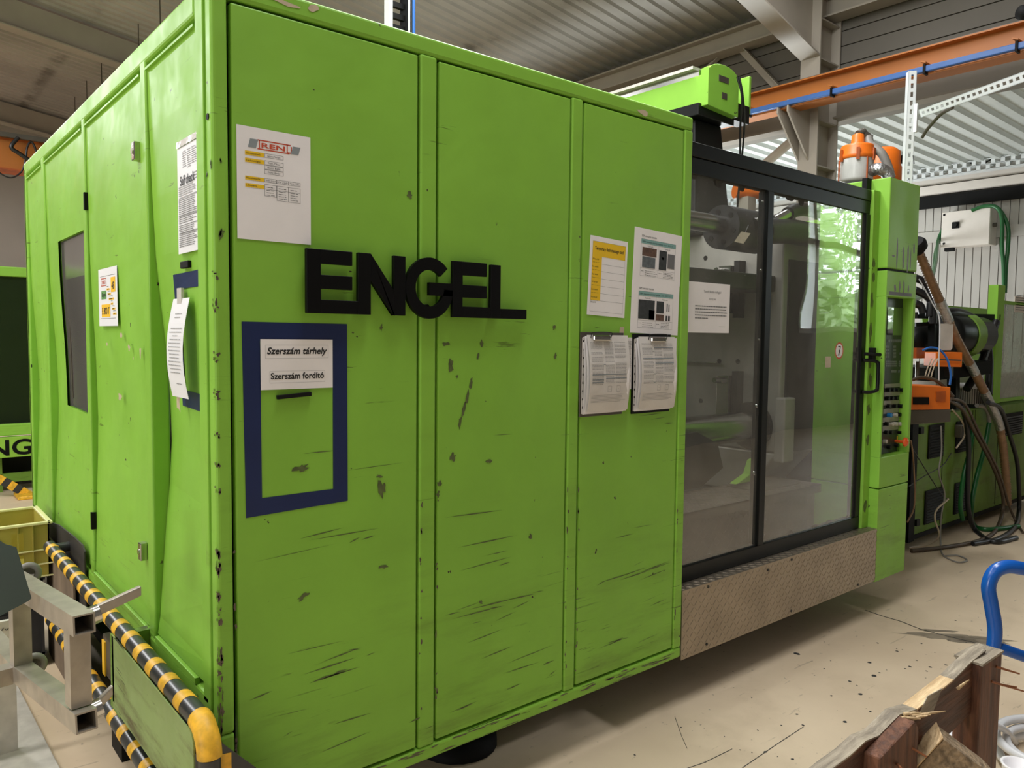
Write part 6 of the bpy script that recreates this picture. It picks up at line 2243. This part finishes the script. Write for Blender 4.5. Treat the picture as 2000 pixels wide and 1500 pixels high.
bk = thing('stacking_crate', 'black plastic crate on the floor under the olive yellow crate', 'crate', (cx0_, cy0_, 0))
bx1 = cx1 - .03
for a, b, c_, d_ in ((cx0_, bx1, cy0_ + .01, cy0_ + .016), (cx0_, bx1, cy1_ - .006, cy1_), (bx1 - .006, bx1, cy0_ + .01, cy1_), (cx0_, cx0_ + .006, cy0_ + .01, cy1_)):
    MB().box(a, b, c_, d_, 0.0, cz0 - .002).build('wall', M['crate_black'], bk)
MB().box(cx0_, bx1, cy0_ + .01, cy1_, 0.0, .008).build('bottom', M['crate_black'], bk)
for z in (.06, cz0 * .62, cz0 - .012):
    MB().box(cx0_, bx1 + .008, cy0_, cy0_ + .012, z, z + .012).build('rib', M['crate_black'], bk)
for x in (bx1 - .012, bx1 - .10, bx1 - .2, bx1 - .3):
    MB().box(x, x + .012, cy0_, cy0_ + .012, 0, cz0 - .004).build('rib', M['crate_black'], bk)
# paper-white plate with handwriting leaning low at the left edge
p = at(8, 1260, D=2.9)
t = thing('scribbled_board', 'pale board with black handwriting low at the left edge behind the cart', 'board', (p.x, p.y, 0))
MB().box(p.x - .35, p.x + .035, p.y, p.y + .02, 0, p.z + .09).build('board', M['galv'], t)
mb = MB()
for k in range(5):
    zz_ = p.z + .06 - k * .035
    xx = p.x - .06
    while xx < p.x + .025:
        mb.tube([(xx, p.y - .001, zz_), (xx + .006, p.y - .001, zz_ + random.uniform(-.008, .012)), (xx + .012, p.y - .001, zz_ + random.uniform(-.01, .01))], .0016, 4)
        xx += .016
mb.build('handwriting', M['ink'], t, kind='stuff')

# ================================================================== welded tube cart, lower left
D0, D1 = 1.80, 2.18
nA, nB = at(158, 1214, D=D0), at(173, 1408, D=D0)
fA, fB = at(35, 1143, D=D1), at(38, 1315, D=D1)
nB = Vector((nA.x, nA.y, nB.z))
fB = Vector((fA.x, fA.y, fB.z))
w = .047
tc = thing('tube_cart', 'bare welded square tube cart frame with small casters at lower left', 'cart', (fA.x, fA.y, 0))
d = (nA - fA).normalized()
d.z = 0
d.normalize()
MB().hollow(fA - d * .12, nA + d * .024, w, .004).build('frame_tube', M['tube'], tc)
MB().hollow(fB - d * .02, nB + d * .024, w, .004).build('frame_tube', M['tube'], tc)
MB().hollow(nA - d * .03 - Vector((0, 0, w / 2)), nB - d * .03 + Vector((0, 0, w / 2)), w * .95, .004, tuple(d)).build('frame_tube', M['tube'], tc)
MB().hollow(fA + d * .012 - Vector((0, 0, w / 2)), fB + d * .012 + Vector((0, 0, w / 2)), w * .95, .004, tuple(d)).build('frame_tube', M['tube'], tc)
side = Vector((-d.y, d.x, 0))
if side.x > 0:
    side = -side
q1 = fB + side * .9
MB().hollow(fB + side * w / 2, q1, w, .004).build('frame_tube', M['tube'], tc)
q2 = fB - d * .6
MB().hollow(fB - d * .02, q2, w, .004).build('frame_tube', M['tube'], tc)
for q in (q1, fB + side * .9 - d * .6):
    MB().hollow(q, (q.x, q.y, 0.0), w, .004, (1, 0, 0)).build('frame_leg', M['tube'], tc)
MB().hollow(q2, fB + side * .9 - d * .6, w, .004).build('frame_tube', M['tube'], tc)
MB().hollow(q1, fB + side * .9 - d * .6, w, .004).build('frame_tube', M['tube'], tc)
for pp, zc in ((fA, 0), (fB, 0)):
    cpt = at(57, 1120, D=2.24) if pp is fA else at(68, 1297, D=2.24)
    ax_ = Vector((-.25, -.95, .1)).normalized()
    e1 = ax_.orthogonal().normalized()
    e2 = ax_.cross(e1)
    wheel = MB().tube([cpt + (e1 * math.cos(a) + e2 * math.sin(a)) * .023 for a in [2 * math.pi * i / 26 for i in range(26)]], .0095, 10, closed=True).build('caster_wheel', M['wheel'], tc)
    MB().cyl(cpt - ax_ * .006, cpt + ax_ * .006, .018, 20).cyl(cpt + ax_ * .006, cpt + ax_ * .013, .007, 12).build('wheel_hub', M['hub'], wheel)
    MB().obox(cpt + Vector((-.004, -.014, 0)), pp + Vector((.02, .0, .0)), .03, .004).build('caster_fork', M['hub'], tc)
for pp, L_, in ((nA, .10), (nB, .03)):
    e = pp - side * (w / 2)
    o_ = e - d * .02
    MB().cyl(o_, o_ - side * .022 + Vector((0, 0, .004)), .022, 14).build('clamp_bolt', M['bright'], tc)
    MB().slab([o_ - side * .015 + Vector((0, 0, -.006)), o_ - side * (.02 + L_) + Vector((0, 0, .022)), o_ - side * (.02 + L_) + Vector((0, 0, .046)), o_ - side * .015 + Vector((0, 0, .020))], d * -.016).build('clamp_lever', M['tube'], tc, bevel=.003)
gs = [at(x, y, D=1.93) for x, y in ((-60, 1020), (0, 1060), (22, 1066), (52, 1166), (45, 1172), (0, 1196), (-60, 1230))]
tag(MB().slab(gs, (.01, -.012, -.002)).build('green_board', M['dark_green'], None, bevel=.003), 'dark green board resting over the tube cart at the left edge', 'board')
fs_ = [at(x, y, Z=.02) for x, y in ((-120, 1375), (34, 1337), (108, 1482), (150, 1560), (-120, 1640))]
t = thing('metal_sheet', 'dented pale galvanised sheet on the floor in the lower left corner', 'sheet', (fs_[1].x, fs_[1].y, 0))
MB().slab([(p.x, p.y, 0.001) for p in fs_], (0, 0, .02)).build('sheet', M['galv'], t, bevel=.003)
a, b = fs_[0], fs_[1]
MB().obox((a.x, a.y, .05), (b.x, b.y, .05), .015, .06).build('turned_edge', M['galv'], t)

# ================================================================== broken pallet, lower right
YP_ = -1.34
pl = thing('broken_pallet', 'broken stained wooden pallet standing on edge at lower right, nails sticking out', 'pallet', (1.4, YP_, 0))


def pb(x, y, Y=YP_):
    return at(x, y, Y=Y)


top = [(1925, 1272), (1893, 1298), (1862, 1330), (1822, 1362), (1790, 1388), (1757, 1398), (1715, 1440), (1690, 1450), (1660, 1478), (1625, 1504), (1560, 1560)]
bot = [(1560, 1640), (1700, 1545), (1800, 1480), (1860, 1428), (1897, 1392)]
P = [pb(x, y) for x, y in top]
Q = [pb(x, y) for x, y in bot]
TH = .030
MB().slab(P + Q, (0, TH, 0)).build('board', M['wood'], pl)
# worn top edge, splinters
n = len(P)
for i in range(n - 1):
    a, b = P[i], P[i + 1]
    m_ = M['wood_raw'] if i in (2, 3) else M['wood_grey']
    MB().slab([a + Vector((0, -.001, .0005)), b + Vector((0, -.001, .0005)), b + Vector((0, TH + .001, .0005)), a + Vector((0, TH + .001, .0005))], (0, 0, .0035)).build('worn_edge', m_, pl)
for x0, y0, x1, y1 in ((1780, 1400, 1846, 1389), (1782, 1404, 1812, 1398), (1795, 1398, 1818, 1396), (1870, 1345, 1893, 1328), (1760, 1402, 1798, 1404), (1765, 1395, 1800, 1392)):
    a, b = pb(x0, y0, YP_ - .006), pb(x1, y1, YP_ - .03)
    MB().tube([a, a.lerp(b, .6) + Vector((0, 0, .001)), b], [.0045, .003, .0012], 5).build('splinter', M['wood_raw'], pl)
gp = [pb(1812, 1360, YP_ - .002), pb(1840, 1345, YP_ - .002), pb(1822, 1392, YP_ - .002), pb(1808, 1398, YP_ - .002), pb(1795, 1396, YP_ - .002)]
MB().slab(gp, (0, .002, 0)).build('splinter', M['wood_grey'], pl)
# right post
a, b = pb(1916, 1300, YP_ - .02), pb(1957, 1292, YP_ - .02)
zt_ = pb(1930, 1276, YP_).z
mb = MB().slab([(a.x, YP_ - .02, 0), (b.x - .005, YP_ - .02, 0), (b.x + .002, YP_ - .02, zt_), (a.x + .004, YP_ - .02, zt_ + .004)], (0, .062, 0))
mb.build('post', M['wood_post'], pl, bevel=.006, seg=2)
MB().slab([(a.x, YP_ - .024, zt_ + .001), (b.x + .004, YP_ - .022, zt_ - .002), (b.x + .003, YP_ + .043, zt_ - .002), (a.x, YP_ + .043, zt_ + .004)], (0, 0, .006)).build('worn_edge', M['wood_grey'], pl)
# middle post
a, b = pb(1716, 1470, YP_ - .03), pb(1790, 1440, YP_ - .03)
zt2_ = pb(1752, 1432, YP_ - .02).z
MB().slab([(a.x, YP_ - .035, 0), (b.x, YP_ - .035, 0), (b.x, YP_ - .035, zt2_ - .01), (b.x - .02, YP_ - .035, zt2_ + .015), (a.x, YP_ - .035, zt2_ - .012)], (0, .036, 0)).build('post', M['wood_post'], pl, bevel=.004)
# lower boards down to the floor
zl_ = Q[-1].z
for z0, z1 in ((zl_ - .24, zl_ - .13), (.02, .13)):
    MB().box(.75, P[0].x, YP_, YP_ + .03, z0, z1).build('board', M['wood'], pl, bevel=.002)
MB().slab([pb(1852, 1446, YP_ + .04), pb(1899, 1408, YP_ + .04), pb(1899, 1432, YP_ + .04), pb(1872, 1462, YP_ + .04)], (0, .02, 0)).build('board', M['hose_white'], pl, label='pale plank behind the pallet gap')
MB().slab([pb(1870, 1450, YP_ - .005), pb(1880, 1455, YP_ - .005), pb(1912, 1490, YP_ - .005), pb(1900, 1500, YP_ - .005)], (0, .02, 0)).build('board', M['wood'], pl)
for x0, y0, x1, y1 in ((1945, 1302, 1991, 1316), (1936, 1331, 1999, 1350), (1958, 1338, 1985, 1342), (1766, 1452, 1810, 1478), (1748, 1488, 1760, 1500)):
    a, b = pb(x0, y0, YP_ - .02), pb(x1, y1, YP_ - .06)
    MB().tube([a, b], [.0036, .0022], 6).build('nail', plain('rusty_nail', (140, 88, 56), .6, .4, var=.2), pl)
# chip block in front, its rough face turned to the viewer
DK = 1.72
p = [at(x, y, D=DK) for x, y in ((1844, 1444), (1935, 1512), (1990, 1570), (1900, 1680), (1765, 1530))]
ck = thing('chip_block', 'pressed chip pallet block with rough sawn face in the lower right corner', 'block', (p[0].x, p[0].y, 0))
bd = Vector((.75, .5, 0)).normalized() * .07
MB().slab(p, bd).build('block', M['chip'], ck, bevel=.003)
MB().slab([p[4] + Vector((-.004, 0, .002)), p[0] + Vector((-.004, 0, .002)), p[0] + bd * 1.0 + Vector((0, 0, .003)), p[4] + bd + Vector((0, 0, .003))], (-.002, 0, .004)).build('raw_edge', M['wood_raw'], ck)
MB().box(p[3].x - .04, p[3].x + .04, p[3].y - .04, p[3].y + .04, 0, p[3].z + .02).build('board', M['wood'], ck)

# blue cart handle behind the pallet
DB = 2.32
bc = thing('blue_cart', 'blue tube cart handle standing behind the broken pallet at the right edge', 'cart', tuple(at(2100, 1300, D=DB)))
MB().tube(spline([at(1941, 1268, D=DB), at(1943, 1225, D=DB), at(1936, 1180, D=DB), at(1931, 1145, D=DB), at(1943, 1117, D=DB), at(1968, 1107, D=DB), at(2000, 1111, D=DB), at(2060, 1124, D=DB), at(2120, 1140, D=DB)], 8), .0205, 14).build('handle', M['blue_tube'], bc)
MB().tube(spline([at(1938, 1262, D=DB), at(1960, 1268, D=DB), at(2000, 1282, D=DB), at(2060, 1300, D=DB), at(2120, 1320, D=DB)], 6), .017, 12).build('cross_bar', M['blue_tube'], bc)
a, b = at(2120, 1140, D=DB), at(2120, 1320, D=DB)
MB().tube([a, (a.x, a.y, 0)], .02, 12).build('upright', M['blue_tube'], bc)

# white hose coil and small things right of the pallet
hc = thing('hose_coil', 'coil of white hose on the floor at the right edge behind the pallet', 'hose', tuple(at(2030, 1480, Z=0)))
c0 = at(2055, 1500, Z=0)
for k, (r, z, dx) in enumerate(((.20, .03, 0), (.18, .07, .02), (.21, .10, -.01))):
    MB().tube([c0 + Vector((dx + r * math.cos(a), r * .85 * math.sin(a), z)) for a in [2 * math.pi * i / 36 for i in range(36)]], .016, 8, closed=True).build('hose_turn', M['hose_white'], hc)
hose('white_hose', 'white hose arching from behind the pallet post to the coil', 'hose', ((1930, 1412, -1.05), (1960, 1424, -1.05), (1980, 1446, -1.05), (2000, 1480, -1.0), (2040, 1500, 'f')), .013, 'hose_white')
p = at(1992, 1493, Z=.25)
tag(MB().lathe([(.04, 0), (.05, .24), (.054, .25), (.046, .25), (.036, .01)], (p.x, p.y, 0), (0, 0, 1), 20).build('white_cup', M['paper'], None), 'white plastic cup rim at the bottom right edge', 'cup')
